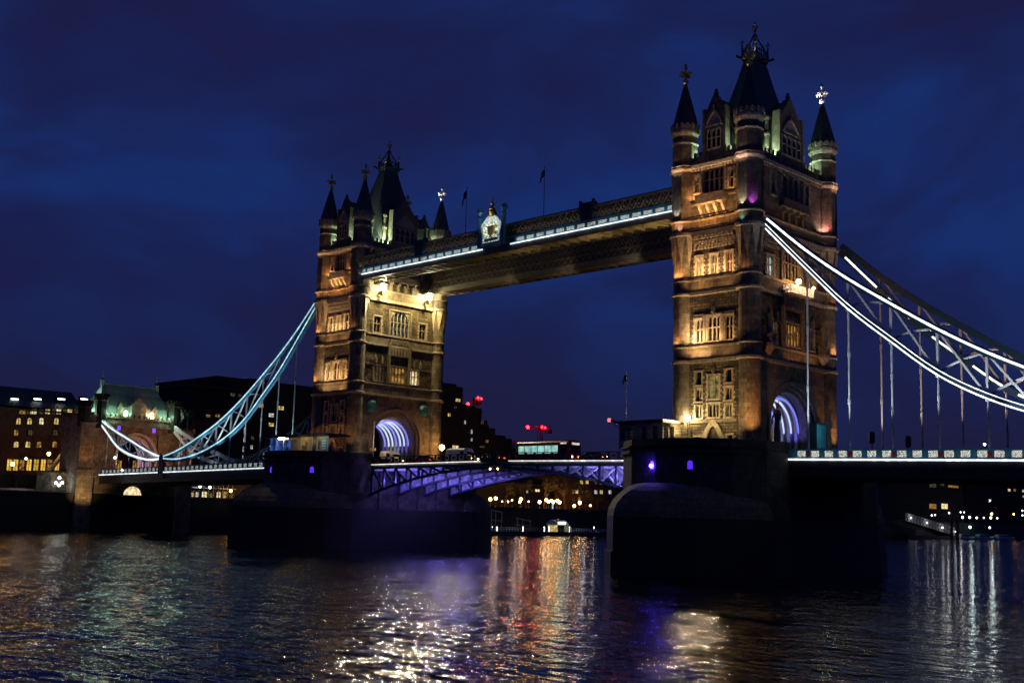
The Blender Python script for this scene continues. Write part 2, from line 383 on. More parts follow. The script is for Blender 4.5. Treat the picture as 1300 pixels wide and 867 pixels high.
# ------------------------------------------------------------------ towers
HX, HY = 5.2, 9.36
ZB = 8.6
def faceT(x0, face):
    return {'river': lambda p: (x0+p[0], -p[1], p[2]), 'road': lambda p: (x0+p[1], p[0], p[2]),
            'river_back': lambda p: (x0-p[0], p[1], p[2]), 'road_back': lambda p: (x0-p[1], -p[0], p[2])}[face]
def wall_sheet(mb, U, d, z0, z1, holes, depth=0.55):
    us = sorted({-U, U} | {h[0] for h in holes} | {h[1] for h in holes}); zs = sorted({z0, z1} | {h[2] for h in holes} | {h[3] for h in holes})
    for a, b in zip(us, us[1:]):
        for c, e in zip(zs, zs[1:]):
            mu, mz = (a+b)/2, (c+e)/2
            if any(h[0] < mu < h[1] and h[2] < mz < h[3] for h in holes): continue
            mb.add([(a, d, c), (b, d, c), (b, d, e), (a, d, e)], [(0, 1, 2, 3)])
    for h in holes:
        u0, u1, a, e = h[:4]; q = d-depth
        mb.add([(u0, d, a), (u1, d, a), (u1, d, e), (u0, d, e), (u0, q, a), (u1, q, a), (u1, q, e), (u0, q, e)], [(0, 1, 5, 4), (1, 2, 6, 5), (2, 3, 7, 6), (3, 0, 4, 7)])
def arc_pts(hw, rise, zs, uc=0, n=18, pointed=False):
    out = []
    for i in range(n+1):
        t = -1+2*i/n
        if pointed:
            z = zs+rise*(1-abs(t)**1.55)
            out.append((uc+hw*t, z))
        else:
            a = PI-PI*i/n; out.append((uc+hw*math.cos(a), zs+rise*math.sin(a)))
    return out
def arch_band(mb, d0, d1, inner, outer):
    """solid between two curves of equally many (u,z) points"""
    n = len(inner); vs = []; fs = []
    for (a, b), (c, e) in zip(inner, outer): vs += [(a, d0, b), (a, d1, b), (c, d1, e), (c, d0, e)]
    for i in range(n-1):
        for k in range(4): fs.append((4*i+k, 4*i+(k+1) % 4, 4*i+4+(k+1) % 4, 4*i+4+k))
    fs += [(0, 1, 2, 3), (4*n-4, 4*n-3, 4*n-2, 4*n-1)]
    mb.add(vs, fs)
def with_jambs(pts, zb): return [(pts[0][0], zb)]+pts+[(pts[-1][0], zb)]

def window(parent, T, d, uc, z0, w, h, lights=2, transoms=1, head='flat', pane='glass_dark', s=0.2, quoins=True, pname='window', rail=0.09):
    f = MB(); f.T = T
    u0, u1, z1 = uc-w/2, uc+w/2, z0+h
    f.box(u0-s, u0+0.05, d-0.35, d+0.10, z0, z1); f.box(u1-0.05, u1+s, d-0.35, d+0.10, z0, z1)
    f.box(u0-s-0.06, u1+s+0.06, d-0.38, d+0.20, z0-0.22, z0); f.box(u0-s-0.05, u1+s+0.05, d-0.37, d+0.16, z1, z1+0.24)
    if quoins:
        k = 0; z = z0+0.15
        while z+0.3 < z1:
            if k % 2 == 0:
                f.box(u0-s-0.20, u0-s-0.002, d-0.1, d+0.07, z, z+0.30); f.box(u1+s+0.002, u1+s+0.20, d-0.1, d+0.07, z, z+0.30)
            z += 0.33; k += 1
    hh = h
    if head != 'flat':
        rise = min(h*0.45, w*(0.55 if head == 'round' else 0.75)); zs = z1-rise; n = 10
        ap = arc_pts(w/2-0.03, rise-0.04, zs, uc, n, head == 'pointed')
        arch_band(f, d-0.30, d-0.02, ap, [(p[0], z1+0.01) for p in ap])
    for i in range(1, lights): 
        u = u0+w*i/lights; f.box(u-rail*0.7, u+rail*0.7, d-0.33, d-0.12, z0, z1)
    for i in range(transoms):
        z = z0+h*(i+1)/(transoms+1)*(1.12 if transoms == 1 else 1); f.box(u0, u1, d-0.345, d-0.13, z-rail*0.6, z+rail*0.6)
    if lights > 1 and head == 'flat' and h > 1.5:      # cusped heads of the lights
        wl = w/lights
        for i in range(lights):
            c = u0+wl*(i+0.5); ap = arc_pts(wl/2-0.06, wl*0.45, z1-wl*0.5, c, 6, True); arch_band(f, d-0.32, d-0.16, ap, [(p[0], z1) for p in ap])
    fo = f.build(pname, 'trim_stone', parent)
    g = MB(); g.T = T; g.box(u0+0.01, u1-0.01, d-0.42, d-0.39, z0+0.01, z1-0.01)
    g.build('pane', pane, fo)
    return fo
def finial_ornament(mb, T, d, u, z, h):
    mb.T = T
    mb.box(u-0.16, u+0.16, d, d+0.3, z, z+0.25); mb.prism([(u-0.28, d+0.02), (u+0.28, d+0.02), (u+0.2, d+0.4), (u-0.2, d+0.4)], z+0.25, z+h*0.6, 0.8)
    mb.prism([(u-0.2, d+0.04), (u+0.2, d+0.04), (u+0.2, d+0.3), (u-0.2, d+0.3)], z+h*0.6, z+h, 0.15)
def figure_mb(c, h, face=(0, -1)):
    """a carved standing figure on its pedestal: draped body, shoulders, head, raised shield arm"""
    m = MB(); x, y, z = c
    m.box(x-0.6, x+0.6, y-0.6, y+0.6, z, z+h*0.22); m.box(x-0.72, x+0.72, y-0.72, y+0.72, z+h*0.22, z+h*0.26)
    b = z+h*0.26; H = h*0.74
    m.rev(x, y, [(0.46, b), (0.42, b+H*0.2), (0.33, b+H*0.48), (0.36, b+H*0.62), (0.46, b+H*0.76), (0.30, b+H*0.82), (0.12, b+H*0.84), (0.17, b+H*0.9), (0.18, b+H*0.95), (0.08, b+H)], 10)
    m.tube([(x-0.42, y, b+H*0.76), (x-0.62, y-0.15, b+H*0.55), (x-0.45, y-0.45, b+H*0.45)], 0.12, 6, 0.09)
    m.tube([(x+0.42, y, b+H*0.76), (x+0.60, y-0.1, b+H*0.56), (x+0.50, y-0.4, b+H*0.62)], 0.12, 6, 0.09)
    m.tube([(x+0.5, y-0.42, b), (x+0.5, y-0.42, b+H*1.05)], 0.05, 5)
    return m

LV = dict(z0=21.4, z1=23.2, z2=30.35, z2b=32.15, z3=38.5, z3b=40.3, z4=48.0, eave=54.0, tip=60.7, fin=63.0)
DR, DX = 9.9, 5.7
def build_tower(x0, label, kind):
    near = kind == 'south'
    root = thing('bridge_tower', label, 'tower', (x0, 0, ZB), 'bridge towers')
    TF = {k: faceT(x0, k) for k in ('river', 'road', 'river_back', 'road_back')}
    # ---- opening lists: (uc, z0, w, h, lights, transoms, head, pane)
    P = (lambda a, b: a if near else b)
    G = 'glass_dark'
    riv = [
        (-2.35, 13.75, 1.05, 1.7, 2, 0, 'flat', P('win_dim', G)), (-2.35, 15.95, 1.05, 1.6, 2, 0, 'flat', G), (-2.35, 18.1, 1.0, 1.7, 1, 0, 'flat', G),
        (2.35, 13.75, 1.0, 1.6, 2, 0, 'flat', P('win_dim', G)), (2.35, 15.95, 1.05, 1.6, 2, 0, 'flat', G), (2.35, 18.2, 1.0, 1.6, 1, 0, 'flat', G),
        (0, 16.2, 1.75, 3.0, 2, 1, 'flat', P('win_green', G)), (0, 13.8, 1.75, 1.7, 3, 0, 'flat', G),
        (-2.45, 10.25, 0.85, 1.0, 1, 0, 'flat', G), (2.55, 10.25, 0.9, 1.15, 1, 0, 'flat', G),
        (-2.3, 23.75, 1.3, 3.1, 2, 1, 'flat', P('win_dim', 'win_dim')), (0, 23.75, 2.0, 3.3, P(3, 2), 1, 'flat', G), (2.35, 23.75, 1.3, 3.2, 2, 1, 'flat', P(G, 'win_dim')),
        (-2.35, 32.45, 1.0, 2.9, P(2, 1), 1, 'flat', P('win_yellow', G)), (0, 32.45, 1.05, 2.9, 2, 1, 'flat', P('win_green', 'win_dim')), (2.4, 32.45, 1.1, 3.0, P(2, 1), 1, 'flat', P('win_red', G)),
        (-0.1, 43.9, 3.2, 3.2, 4, 1, 'flat', G), (-2.75, 44.2, 0.8, 2.4, 1, 1, 'pointed', P('win_dim', G)), (2.75, 44.0, 0.8, 2.6, 1, 1, 'pointed', G),
    ]
    if near:
        road = [
            (-5.4, 32.5, 1.7, 2.7, 2, 1, 'flat', 'win_white'), (5.3, 32.5, 1.7, 2.7, 2, 1, 'flat', 'win_green'), (-0.2, 32.6, 4.4, 4.3, 5, 1, 'round', G),
            (-4.8, 23.75, 1.7, 2.8, 3, 1, 'flat', 'win_green'), (-0.2, 23.75, 4.4, 3.0, 6, 1, 'flat', 'win_amber'), (4.6, 23.75, 1.7, 2.8, 3, 1, 'flat', G)]
    else:
        road = [
            (-5.5, 32.5, 1.7, 2.9, 2, 1, 'flat', G), (5.3, 32.5, 1.8, 2.9, 2, 1, 'flat', G), (-0.2, 32.35, 4.5, 4.6, 5, 1, 'round', 'stained_glass'),
            (-4.8, 23.75, 2.0, 2.7, 3, 1, 'flat', 'win_dim'), (-0.4, 23.75, 3.9, 2.9, 5, 1, 'flat', 'win_amber'), (3.6, 23.75, 2.2, 2.7, 3, 1, 'flat', 'win_bright')]
    road += [(u, 43.7, 1.15, 3.2, 2, 1, 'flat', G) for u in (-4.6, -1.75, 1.1, 3.9)]
    # ---- wall shell
    mb = MB(); mb.mat('rock_stone'); mb.mat('ashlar')
    def seg(T, U, d, wl, z0, z1, arch=False, mat='rock_stone', off=0.0):
        mb.mat(mat); mb.T = T
        hl = [(q[0]-q[2]/2, q[0]+q[2]/2, q[1], q[1]+q[3]) for q in wl if z0 <= q[1] < z1]
        if arch: hl.append((-6.2, 6.2, ZB, 19.1))
        wall_sheet(mb, U, d+off, z0, z1, hl)
    door = [(0, ZB, 1.9, 3.6)]
    for fr, lst in (('river', riv+door), ('river_back', door)):
        T = TF[fr]
        seg(T, DX, DR, lst, ZB, LV['z0']); seg(T, DX, DR, [], LV['z0'], LV['z1'], mat='ashlar', off=0.12)
        seg(T, DX, DR, lst, LV['z1'], LV['z2']); seg(T, DX, DR, [], LV['z2'], LV['z2b'], mat='ashlar', off=0.12)
        seg(T, DX, DR, lst, LV['z2b'], LV['z3']); seg(T, DX, DR, [], LV['z3'], LV['z3b'], mat='ashlar', off=0.15)
        seg(T, DX, DR, lst, LV['z3b'], LV['z4'], mat='ashlar')
    for fr, lst in (('road', road), ('road_back', [])):
        T = TF[fr]
        seg(T, DR, DX, lst, ZB, LV['z0'], True, 'ashlar'); seg(T, DR, DX, [], LV['z0'], LV['z1'], mat='ashlar', off=0.12)
        seg(T, DR, DX, lst, LV['z1'], LV['z2']); seg(T, DR, DX, [], LV['z2'], LV['z2b'], mat='ashlar', off=0.12)
        seg(T, DR, DX, lst, LV['z2b'], LV['z3']); seg(T, DR, DX, [], LV['z3'], LV['z3b'], mat='ashlar', off=0.15)
        seg(T, DR, DX, lst, LV['z3b'], LV['z4'], mat='ashlar')
    mb.T = None; mb.mat('ashlar'); mb.box(x0-DX+0.1, x0+DX-0.1, -DR+0.1, DR-0.1, LV['z4']-0.1, LV['z4']+0.02)
    mb.build('wall', None, root)
    # ---- string courses
    for za, zb_, p in ((21.0, 21.45, 0.36), (23.02, 23.3, 0.24), (30.1, 30.5, 0.34), (32.0, 32.3, 0.24), (38.2, 38.75, 0.42), (40.15, 40.42, 0.30)):
        c = MB()
        for sg in (-1, 1):
            c.box(x0-DX-p, x0+DX+p, sg*(DR-0.3), sg*(DR+p), za, zb_) if sg > 0 else c.box(x0-DX-p, x0+DX+p, -(DR+p), -(DR-0.3), za, zb_)
        for sg in (-1, 1):
            xa, xb = (x0+DX-0.3, x0+DX+p) if sg > 0 else (x0-DX-p, x0-DX+0.3)
            c.box(xa, xb, -DR-p+0.01, DR+p-0.01, za+0.006, zb_-0.006)
        c.build('string_course', 'trim_stone', root)
    # upper cornice, small blocks under it
    c = MB(); p = 0.45
    for sg in (-1, 1):
        c.box(x0-DX-p, x0+DX+p, min(sg*(DR-0.3), sg*(DR+p)), max(sg*(DR-0.3), sg*(DR+p)), 47.55, 48.05)
        xa, xb = (x0+DX-0.3, x0+DX+p) if sg > 0 else (x0-DX-p, x0-DX+0.3)
        c.box(xa, xb, -DR-p+0.01, DR+p-0.01, 47.556, 48.044)
    for i in range(14):
        u = -3.4+6.8*i/13; c.box(x0+u-0.12, x0+u+0.12, -DR-0.3, -DR+0.05, 47.2, 47.548)
    for i in range(26):
        u = -7.4+14.8*i/25; c.box(x0+DX-0.05, x0+DX+0.3, u-0.14, u+0.14, 47.2, 47.55)
    c.build('cornice', 'trim_stone', root)
    # corbel table of little blocks under the storey 3 cornice, rows of teeth
    c = MB()
    for fr, U in (('river', 3.3), ('road', 7.2)):
        if fr == 'road' and not near: continue
        c.T = TF[fr]; d = DR if fr == 'river' else DX; n = int(U*2/0.52)
        for r_, (za, pr) in enumerate(((37.65, 0.45), (36.95, 0.30), (36.3, 0.16))):
            for i in range(n):
                u = -U+2*U*(i+0.5+0.25*(r_ % 2))/n
                c.box(u-0.15, u+0.15, d-0.05, d+pr, za, za+0.42)
            c.box(-U, U, d-0.05, d+pr-0.08, za+0.42, za+0.56)
    c.build('corbel_table', 'trim_stone', root)
    # ---- corner turrets
    for ix, (sx, sy) in enumerate(((1, -1), (-1, -1), (1, 1), (-1, 1))):
        cx, cy = x0+sx*HX, sy*HY
        t = MB(); t.rev(cx, cy, [(1.72, ZB), (1.72, 9.6), (1.58, 10.0), (1.58, 10.5), (1.45, 10.8), (1.45, 36.2), (1.75, 38.4), (1.75, 40.2)], 20)
        t.rev(cx, cy, [(1.84, 40.2), (1.84, 48.0)], 8); 
        t.rev(cx, cy, [(1.74, 48.0), (1.74, 52.6)], 8)
        to = t.build('corner_turret', 'ashlar', root)
        rings = [[(rr-0.15, za), (rr, za+0.08), (rr, zb_-0.1), (rr-0.2, zb_)] for za, zb_, rr in ((21.02, 21.47, 1.80), (23.03, 23.31, 1.68), (30.11, 30.52, 1.78), (32.02, 32.31, 1.68), (38.22, 38.78, 2.05), (40.16, 40.45, 2.02))]
        for pf in rings: b = MB(); b.rev(cx, cy, pf, 20); b.build('moulding', 'trim_stone', to)
        for pf in ([(1.8, 47.2), (2.05, 47.5), (2.12, 47.6), (2.12, 47.78), (2.02, 47.86), (2.02, 48.0), (2.12, 48.08), (1.7, 48.25)], [(1.75, 51.2), (1.92, 51.4), (1.75, 51.6)]): b = MB(); b.rev(cx, cy, pf, 8); b.build('moulding', 'trim_stone', to)
        b = MB(); b.rev(cx, cy, [(1.7, 52.3), (1.98, 52.7), (2.06, 52.9), (2.06, 53.2), (1.95, 53.3), (1.95, 54.0)], 8)
        for k in range(16):
            a = 2*PI*k/16; b.beam((cx+1.98*math.cos(a), cy+1.98*math.sin(a), 53.5), (cx+1.98*math.cos(a), cy+1.98*math.sin(a), 54.15), 0.3, 0.16, (math.cos(a), math.sin(a), 0))
        b.build('eaves', 'trim_stone', to)
        v = MB()
        for k in range(9):
            a = 2*PI*k/9+0.2; h = 0.30
            pa = (cx+1.96*math.cos(a-h), cy+1.96*math.sin(a-h), 38.2); pb = (cx+1.96*math.cos(a+h), cy+1.96*math.sin(a+h), 38.2)
            pc = (cx+1.46*math.cos(a), cy+1.46*math.sin(a), 34.2); pd = (cx+1.2*math.cos(a), cy+1.2*math.sin(a), 38.2)
            v.add([pa, pb, pc, pd], [(0, 1, 2), (0, 2, 3), (1, 3, 2), (0, 3, 1)])
        v.build('corbel', 'trim_stone', to)
        s = MB(); s.rev(cx, cy, [(1.92, 53.7), (1.86, 54.1), (1.0, 57.4), (0.14, 60.6)], 8); s.build('spire', 'slate', to)
        f = MB(); f.rev(cx, cy, [(0.18, 60.2), (0.42, 60.5), (0.42, 60.8), (0.16, 61.0), (0.15, 62.5)], 8)
        f.sphere((cx, cy, 62.75), 0.30, 8, 5); f.sphere((cx, cy, 63.15), 0.17, 8, 5)
        for dx, dy in ((1, 0), (0, 1)):
            f.box(cx-0.8*dx-0.13*dy, cx+0.8*dx+0.13*dy, cy-0.8*dy-0.13*dx, cy+0.8*dy+0.13*dx, 61.45+0.01*dx, 61.9)
            for sg in (-1, 1): f.sphere((cx+sg*dx*0.75, cy+sg*dy*0.75, 61.7), 0.28, 8, 5)
        f.build('finial', 'gold' if (sx, sy) != (1, 1) else 'white_paint', to)
    # ---- windows
    for q in riv: window(root, TF['river'], DR, q[0], q[1], q[2], q[3], q[4], q[5], q[6], q[7])
    for q in road: window(root, TF['road'], DX, q[0], q[1], q[2], q[3], q[4], q[5], q[6], q[7])
    # ---- ornament on the river face
    def orn(name, T, *boxes):
        for bx in boxes:
            o = MB(); o.T = T; o.box(*bx); o.build(name, 'carved_stone', root)
    for fr, u, z, h in (('river', 0, 19.5, 1.3), ('river', 0, 27.35, 1.5), ('road', -5.6, 26.7, 1.8), ('road', -4.1, 26.7, 1.8), ('road', 3.4, 26.7, 1.8), ('road', 5.0, 26.7, 1.8)):
        o = MB(); finial_ornament(o, TF[fr], (DR if fr == 'river' else DX)+0.02, u, z, h); o.build('carved_ornament', 'carved_stone', root)
    orn('sill_band', TF['river'], (-3.5, -1.1, DR-0.05, DR+0.16, 15.5, 15.72), (1.1, 3.5, DR-0.05, DR+0.16, 15.5, 15.72), (-3.6, 3.6, DR-0.06, DR+0.18, 13.1, 13.5), (-3.2, 3.2, DR-0.05, DR+0.13, 27.3, 27.48))
    orn('pilaster', TF['river'], *[(u-0.22, u+0.22, DR-0.05, DR+0.22, 23.5, 27.3) for u in (-1.4, 1.4)])
    orn('sill_band', TF['road'], (-7.6, -2.9, DX-0.05, DX+0.15, 26.55, 26.72), (2.6, 7.6, DX-0.05, DX+0.15, 26.55, 26.72))
    orn('pilaster', TF['road'], (-2.85, -2.4, DX-0.05, DX+0.5, 23.4, 31.0), (1.95, 2.4, DX-0.05, DX+0.5, 23.4, 31.0), (-2.9, -2.55, DX-0.05, DX+0.25, 32.3, 37.2), (2.15, 2.5, DX-0.05, DX+0.25, 32.3, 37.2))
    o = MB(); o.T = TF['road']; o.box(-2.3, 2.0, DX-0.02, DX+0.2, 30.65, 31.65)
    for i in range(14): u = -2.2+4.1*i/13; o.box(u-0.09, u+0.09, DX+0.198, DX+0.3, 30.7, 31.6)
    o.build('blind_balustrade', 'carved_stone', root)
    o = MB(); o.T = TF['road']; o.box(-2.35, 1.95, DX-0.02, DX+0.25, 28.5, 30.1)
    for i in range(6): u = -2.0+3.6*i/5; o.box(u-0.25, u+0.25, DX+0.248, DX+0.5, 28.6, 30.09)
    o.build('oriel_corbel', 'carved_stone', root)
    # ---- entrance
    e = MB(); e.T = TF['river']
    ip = arc_pts(0.95, 1.5, 11.2, 0, 14, True); op = arc_pts(1.75, 2.3, 11.2, 0, 14, True)
    arch_band(e, DR-0.3, DR+0.22, with_jambs(ip, ZB), with_jambs(op, ZB))
    arch_band(e, DR-0.3, DR-0.05, ip, [(p[0], 12.75) for p in ip])
    eo = e.build('doorway', 'trim_stone', root)
    g = MB(); g.T = TF['river']; g.box(-0.95, 0.95, DR-0.45, DR-0.36, 10.9, 12.7)
    for i in range(5): g.box(-0.85+i*0.36, -0.62+i*0.36, DR-0.36, DR-0.30, 11.2, 11.8)
    g.build('tympanum', 'carved_stone', eo)
    g = MB(); g.T = TF['river']; g.box(-0.95, 0.95, DR-0.5, DR-0.42, ZB, 10.9); g.build('door', 'glass_dark', eo)
    # ---- balcony of the river face
    b = MB(); b.T = TF['river']
    b.box(-2.3, 2.1, DR-0.02, DR+1.0, 42.3, 42.55); b.box(-2.3, 2.1, DR+0.82, DR+0.98, 42.55, 43.4); b.box(-2.36, 2.16, DR+0.75, DR+1.05, 43.4, 43.58)
    for u in (-2.3, 2.1): b.box(u-0.08, u+0.08, DR, DR+0.97, 42.56, 43.39)
    for u in (-1.9, -0.7, 0.5, 1.7):
        vs = [(u+s_*0.2, a, z) for s_ in (-1, 1) for a, z in ((DR-0.02, 40.6), (DR-0.02, 42.3), (DR+0.92, 42.3), (DR+0.7, 41.7), (DR+0.25, 41.2))]
        b.add(vs, [(0, 1, 2, 3, 4), (9, 8, 7, 6, 5), (0, 5, 6, 1), (1, 6, 7, 2), (2, 7, 8, 3), (3, 8, 9, 4), (4, 9, 5, 0)])
    for i in range(9): b.box(-2.1+i*0.5, -1.95+i*0.5, DR+0.98, DR+1.03, 42.7, 43.3)
    b.box(-3.6, -2.5, DR-0.02, DR+0.3, 42.4, 42.7); b.box(2.3, 3.6, DR-0.02, DR+0.3, 43.1, 43.4)
    for u in (-1.9, 1.75): b.rev(u, DR+0.1, [(0.17, 43.6), (0.14, 44), (0.14, 46.8), (0.22, 47.1)], 8)
    b.build('balcony', 'trim_stone', root)
    b = MB(); b.T = TF['road']
    b.box(-3.2, 3.2, DX-0.02, DX+1.0, 42.2, 42.5); b.box(-3.2, 3.2, DX+0.8, DX+0.98, 42.5, 43.4)
    for u in (-2.6, -1.0, 0.7, 2.5): b.prism([(u-0.22, DX-0.02), (u+0.22, DX-0.02), (u+0.22, DX+0.3), (u-0.22, DX+0.3)], 40.6, 42.2, 1.0); b.box(u-0.2, u+0.2, DX, DX+0.8, 41.6, 42.19)
    b.build('balcony', 'carved_stone', root)
    # ---- road arch
    for fr in ('road_back', 'road'):
        a = MB(); a.T = TF[fr]
        curves = [arc_pts(6.15, 5.8, 13.2), arc_pts(5.65, 5.3, 13.2), arc_pts(5.2, 4.85, 13.2), arc_pts(4.8, 4.45, 13.2)]
        ac = math.atan2(5.9, 6.2); angs = sorted([PI*i/18 for i in range(19)]+[ac, PI-ac], reverse=True)
        inn = [(6.15*math.cos(q), 13.2+5.8*math.sin(q)) for q in angs]
        out = []
        for q in angs:
            tt = min(6.2/max(1e-6, abs(math.cos(q))), 5.9/max(1e-6, math.sin(q))); out.append((tt*math.cos(q), 13.2+tt*math.sin(q)))
        arch_band(a, DX-0.5, DX-0.002, with_jambs(inn, ZB), with_jambs(out, ZB))
        for k, (dd0, dd1) in enumerate(((0.5, -0.16), (0.95, 0.3), (1.5, 0.75))):
            arch_band(a, DX-dd0-0.4, DX-dd1, with_jambs(curves[k+1], ZB), with_jambs(curves[k], ZB))
        ao = a.build('archway', 'carved_stone', root)
    t = MB(); t.T = TF['road']
    t_in = with_jambs(arc_pts(4.85, 4.5, 13.2), ZB); t_out = with_jambs(arc_pts(5.4, 5.05, 13.2), ZB)
    arch_band(t, -3.8, 3.8, t_in, t_out); t.build('vault', 'walkway_grey', ao)
    NR = 7
    for k in range(NR):
        d = -3.4+6.8*k/(NR-1)
        r_ = MB(); r_.T = TF['road']; arch_band(r_, d-0.24, d+0.24, with_jambs(arc_pts(4.45, 4.1, 13.2), ZB), with_jambs(arc_pts(4.95, 4.6, 13.2), ZB))
        ro = r_.build('vault_rib', 'vault_stone', ao)
        e = MB(); e.T = TF['road']; arch_band(e, d+0.242, d+0.29, arc_pts(4.5, 4.15, 12.6, 0, 24)[3:], arc_pts(4.82, 4.47, 12.6, 0, 24)[3:])
        e.build('light_strip', 'rib_glow' if k % 3 else 'rib_glow_blue', ao)  # glowing strips added on the ribs, standing in for lamplight from below
    # ---- parapet, gables, roof
    for fr, U, d, gw in (('river', 3.6, DR, 1.8), ('road', 7.8, DX, 2.95), ('river_back', 3.6, DR, 1.8), ('road_back', 7.8, DX, 2.95)):
        for s_ in (-1, 1):
            pr = MB(); pr.T = TF[fr]
            ua, ub = (gw+0.02, U) if s_ > 0 else (-U, -gw-0.02)
            pr.box(ua, ub, d-0.45, d-0.02, 48.05, 49.2); n = max(2, int((ub-ua)/0.85))
            for i in range(n): q = ua+(ub-ua)*(i+0.5)/n; pr.box(q-0.22, q+0.22, d-0.44, d-0.03, 49.2, 49.85)
            pr.build('parapet', 'ashlar', root); pr = MB(); pr.T = TF[fr]
            for uq in (gw+0.55, ):
                uu = s_*uq; pr.rev(uu, d-1.6, [(0.34, 48.05), (0.34, 52.4), (0.46, 52.5), (0.46, 52.8), (0.3, 53.0), (0.3, 54.6), (0.44, 54.8), (0.44, 55.1)], 8)
            pr.build('pinnacle', 'ashlar', root)
    for fr, gw, d, zs, za in (('river', 1.75, DR, 55.0, 57.4), ('road', 2.9, DX, 55.2, 58.2), ('river_back', 1.75, DR, 55.0, 57.4), ('road_back', 2.9, DX, 55.2, 58.2)):
        T = TF[fr]; g = MB(); g.T = T
        g.box(-gw, gw, d-1.1, d, 48.05, zs)
        g.box(-gw-0.12, -gw+0.28, d-1.0, d+0.12, 48.06, zs+0.7); g.box(gw-0.28, gw+0.12, d-1.0, d+0.12, 48.06, zs+0.7)
        g.add([(u, dd, z) for dd in (d-1.1, d) for u, z in ((-gw+0.28, zs), (gw-0.28, zs), (0.18, za), (-0.18, za))], [(0, 1, 2, 3), (7, 6, 5, 4), (1, 5, 6, 2), (2, 6, 7, 3), (3, 7, 4, 0), (0, 4, 5, 1)])
        g.box(-0.22, 0.22, d-0.7, d-0.2, za, za+0.5); g.sphere((0, d-0.45, za+0.75), 0.25, 6, 4)
        go = g.build('gable', 'carved_stone' if fr != 'river' else 'ashlar', root)
        if fr in ('river', 'road'):
            q = MB(); q.T = T
            ip = arc_pts(gw*0.62, 1.55, 53.3, 0, 12, True); op = arc_pts(gw*0.76, 1.95, 53.3, 0, 12, True); arch_band(q, d-0.02, d+0.2, ip, op)
            arch_band(q, d-0.02, d+0.06, [(p[0], 53.3) for p in ip], ip); q.box(-gw*0.8, gw*0.8, d-0.02, d+0.17, 53.0, 53.28); q.box(-0.1, 0.1, d, d+0.2, 55.2, 56.0)
            q.build('tympanum', 'trim_stone', go)
            nn = 3 if fr == 'river' else 4
            for i in range(nn):
                uc = (i-(nn-1)/2)*gw*0.42
                wq = MB(); wq.T = T; ww = gw*0.16
                wq.box(uc-ww-0.1, uc-ww, d-0.02, d+0.14, 50.0, 52.6); wq.box(uc+ww, uc+ww+0.1, d-0.02, d+0.14, 50.0, 52.6); wq.box(uc-ww-0.1, uc+ww+0.1, d-0.02, d+0.16, 49.8, 50.0)
                wq.box(uc-ww, uc+ww, d-0.015, d+0.1, 51.3, 51.42)
                ap = arc_pts(ww, 0.5, 52.1, uc, 8, True); arch_band(wq, d-0.02, d+0.14, ap, [(p[0], 52.6) for p in ap])
                wo_ = wq.build('window', 'trim_stone', go)
                pn = MB(); pn.T = T; pn.box(uc-ww, uc+ww, d-0.005, d+0.012, 50.0, 52.6); pn.build('pane', 'glass_dark', wo_)
        rr = MB(); rr.T = T; dep = 3.6 if fr.startswith('river') else 2.8
        vs = [(u, dd, z) for dd in (d-dep, d-1.0) for u, z in ((-gw-0.1, zs-0.2), (gw+0.1, zs-0.2), (0, za-0.2))]
        rr.add(vs, [(0, 1, 2), (5, 4, 3), (0, 3, 4, 1), (1, 4, 5, 2), (2, 5, 3, 0)]); rr.box(-gw+0.2, gw-0.2, d-dep, d-1.12, 48.1, zs-0.22)
        rr.build('gable_roof', 'slate', root)
    rf = MB()
    def ringp(hx, hy, z): return [(x0-hx, -hy, z), (x0+hx, -hy, z), (x0+hx, hy, z), (x0-hx, hy, z)]
    lv = [ringp(4.25, 7.0, 48.3), ringp(4.1, 6.6, 49.6), ringp(3.2, 5.05, 53.6), ringp(2.35, 3.75, 57.5), ringp(1.5, 2.45, 61.6), ringp(0.85, 1.4, 65.2)]
    vs = [p for r_ in lv for p in r_]; fs = [(0, 3, 2, 1), tuple(range(20, 24))]
    for j in range(5):
        for k in range(4): fs.append((4*j+k, 4*j+(k+1) % 4, 4*j+4+(k+1) % 4, 4*j+4+k))
    rf.add(vs, fs); rf.box(x0-1.1, x0+1.1, -1.65, 1.65, 64.9, 65.3); rf.box(x0-1.25, x0+1.25, -1.8, 1.8, 65.302, 65.6)
    ro = rf.build('roof', 'slate', root)
    cr = MB(); cr.mat('iron'); cr.mat('gold')
    cx_, cy_ = 1.1, 1.6
    for sx in (-1, 1):
        for sy in (-1, 1):
            cr.mat('iron'); cr.rev(x0+sx*cx_, sy*cy_, [(0.14, 65.6), (0.10, 66.9), (0.06, 67.2)], 6)
            cr.beam((x0+sx*1.2, sy*1.75, 65.45), (x0+sx*1.65, sy*2.3, 65.75), 0.22, 0.3)
            cr.mat('gold'); cr.sphere((x0+sx*cx_, sy*cy_, 67.3), 0.20, 7, 5); cr.beam((x0+sx*cx_-0.32, sy*cy_, 67.75), (x0+sx*cx_+0.32, sy*cy_, 67.75), 0.14, 0.2); cr.sphere((x0+sx*cx_, sy*cy_, 68.05), 0.13, 6, 4)
            cr.mat('iron'); cr.tube([(x0+sx*cx_*0.9, sy*cy_*0.9, 66.3), (x0+sx*0.75, sy*0.95, 67.3), (x0+sx*0.35, sy*0.4, 68.2), (x0+sx*0.1, sy*0.1, 69.2)], 0.11, 5)
            cr.mat('gold'); cr.sphere((x0+sx*0.72, sy*0.9, 67.5), 0.15, 6, 4)
    cr.mat('iron')
